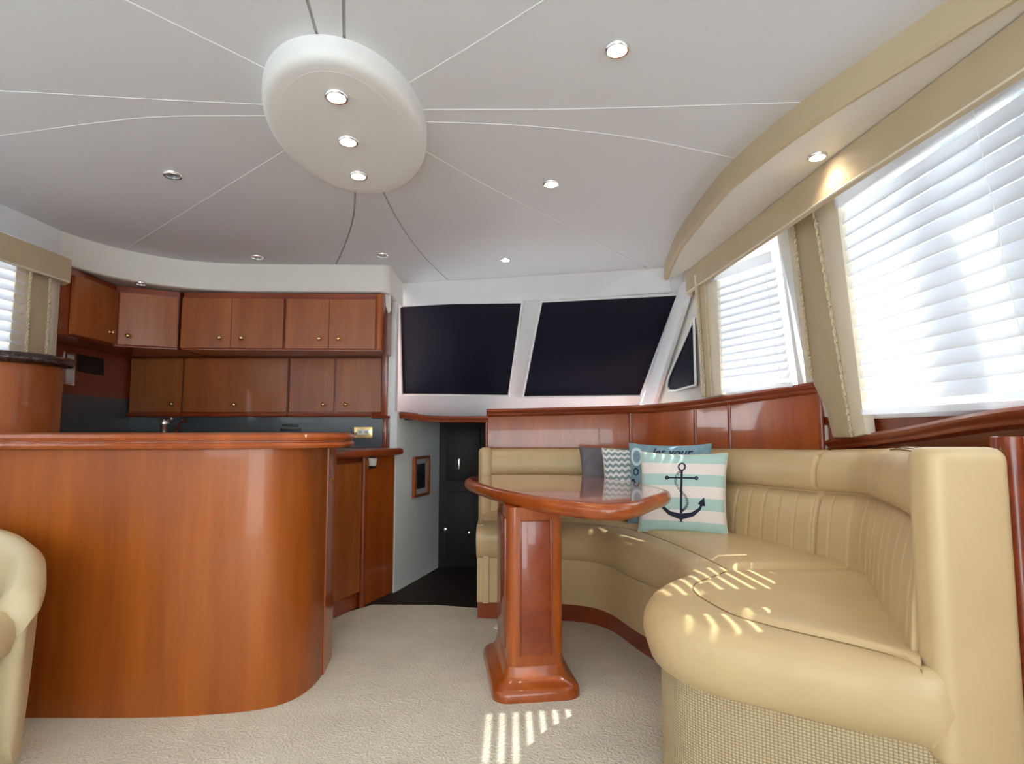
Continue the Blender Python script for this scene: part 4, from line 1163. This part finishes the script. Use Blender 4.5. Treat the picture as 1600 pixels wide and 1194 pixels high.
strokes('anchor_print', Sa, an, 'navy', pa)
ch = cr([(-.04, .5), (-.12, .38), (-.13, .2), (-.02, .02), (.10, -.12), (.14, -.28), (.08, -.40), (.02, -.46)], 22)
strokes('chain_print', Sa, [(ring((p.x, p.y), .020, .026, 8), .012) for p in ch], 'navy', pa, .003)

# ================================================================== ARMCHAIR
CH, CR_ = Vector((-1.77, 1.63)), 0.36
FD = math.radians(-28)                       # direction the chair faces
chair = thing('barrel_armchair', (CH.x, CH.y, 0), 'beige leather barrel armchair in front of the bar', 'armchair')
rows = []
NA = 44
for k in range(NA + 1):
    a = FD + math.radians(52) + math.radians(256) * k / NA
    s = abs(k / NA - .5) * 2                 # 0 at the back, 1 at the arm fronts
    top = .570 + .14 * (1 - s ** 2.2) - .02 * max(0, s - .9) / .1
    dr2 = Vector((math.cos(a), math.sin(a)))
    ro = [(CR_ - .08, .20), (CR_ - .085, .42), (CR_ - .08, top - .10), (CR_ - .07, top - .035), (CR_ - .04, top - .004), (CR_ - .01, top - .006), (CR_ + .018, top - .035), (CR_ + .022, top - .09), (CR_ + .006, .45), (CR_ - .004, .20), (CR_ - .014, .03), (CR_ - .05, .02)]
    rows.append([(CH.x + dr2.x * r, CH.y + dr2.y * r, z) for r, z in ro])
bm = bmesh.new(); V = grid_faces(bm, rows, closed_v=True, cap=False)
for e, sg in ((0, -1), (-1, 1)):             # rounded arm fronts
    a = FD + math.radians(52 if e == 0 else 308)
    tdir = Vector((-math.sin(a), math.cos(a))) * sg
    loop = V[e]
    cen = sum((v.co for v in loop), Vector()) / len(loop)
    prev = loop
    for st, (sc_, f_) in enumerate(((.96, .018), (.82, .036), (.5, .046))):
        cur = [bm.verts.new(cen + (v.co - cen) * sc_ + Vector((tdir.x, tdir.y, 0)) * f_) for v in loop]
        for j in range(len(loop)):
            jj = (j + 1) % len(loop)
            bm.faces.new((prev[j], prev[jj], cur[jj], cur[j]))
        prev = cur
    bm.faces.new(prev)
from_bm('shell', bm, 'leather_chair', chair, 60)
def disc_rows(rad, prof, squash=1.0, shift=0.0):
    out = []
    for o, z in prof:
        r = []
        for k in range(40):
            a = 2 * math.pi * k / 40
            r.append((CH.x + math.cos(FD) * shift + math.cos(a) * (rad + o), CH.y + math.sin(FD) * shift + math.sin(a) * (rad + o), z))
        out.append(r)
    return out
bm = bmesh.new(); V = grid_faces(bm, disc_rows(.285, [(-.20, .34), (-.03, .34), (0, .36), (.012, .40), (.005, .445), (-.02, .475), (-.08, .49), (-.2, .495)], shift=.075), closed_v=True)
bm.faces.new(V[0]); bm.faces.new(list(reversed(V[-1]))); from_bm('seat_cushion', bm, 'leather_chair', chair, 60)
bm = bmesh.new(); V = grid_faces(bm, disc_rows(.27, [(-.02, .015), (0, .03), (.002, .16), (.0, .335), (-.03, .34)], shift=.06), closed_v=True)
bm.faces.new(V[0]); bm.faces.new(list(reversed(V[-1]))); from_bm('base', bm, 'leather_chair', chair, 60)

# ================================================================== DOWNLIGHTS
def downlight(px, py, z, r, lit, label, group, watts=2.0):
    p = gz(px, py, z)
    t = thing('downlight', (p.x, p.y, z), label, 'downlight', group)
    lathe('bezel', [(r * .72, -.002), (r * .76, .009), (r * .9, .010), (r, .006), (r * 1.02, 0), (r * .98, -.006)], p, (0, 0, -1), 'chrome', t, 28)
    lathe('lens', [(0, .003), (r * .4, .004), (r * .70, .001), (r * .76, -.004)], p, (0, 0, -1), 'lens_on' if lit else 'lens_off', t, 24)
    if lit:
        ld = bpy.data.lights.new('lamp', 'SPOT'); ld.energy = watts; ld.spot_size = math.radians(130); ld.spot_blend = .8
        ld.color = (1.0, .84, .62); ld.shadow_soft_size = .025
        lo = bpy.data.objects.new('lamp', ld); COL.objects.link(lo)
        lo.parent = t; lo.location = (0, 0, -.02)
    return t
ZO = ZC - .0625
downlight(526, 149, ZO, .034, True, 'lit downlight in the oval fixture, closest to the camera', 'downlights in the oval fixture')
downlight(544, 219, ZO, .034, True, 'lit downlight in the middle of the oval fixture', 'downlights in the oval fixture')
downlight(560, 273, ZO, .034, True, 'lit downlight in the oval fixture, closest to the windshield', 'downlights in the oval fixture')
downlight(964, 75, ZC, .034, True, 'largest lit downlight on the open ceiling above the sofa side', 'ceiling downlights')
downlight(861, 286, ZC, .034, True, 'lit ceiling downlight above the table, between two others', 'ceiling downlights')
downlight(790, 405, ZC, .034, True, 'lit ceiling downlight nearest the windshield header', 'ceiling downlights')
downlight(1277, 243, 1.922, .032, True, 'lit downlight in the soffit above the valance', 'ceiling downlights')
downlight(270, 272, ZC, .036, False, 'unlit dark downlight on the ceiling over the bar', 'unlit downlights')
downlight(402, 401, ZC, .036, False, 'unlit downlight on the ceiling close to the galley soffit', 'unlit downlights')
downlight(598, 398, ZC, .036, False, 'unlit downlight on the tapered ceiling strip by the soffit end', 'unlit downlights')
downlight(220, 442, FLZ + .004, .030, False, 'unlit downlight under the galley soffit above the corner cabinet', 'unlit downlights')
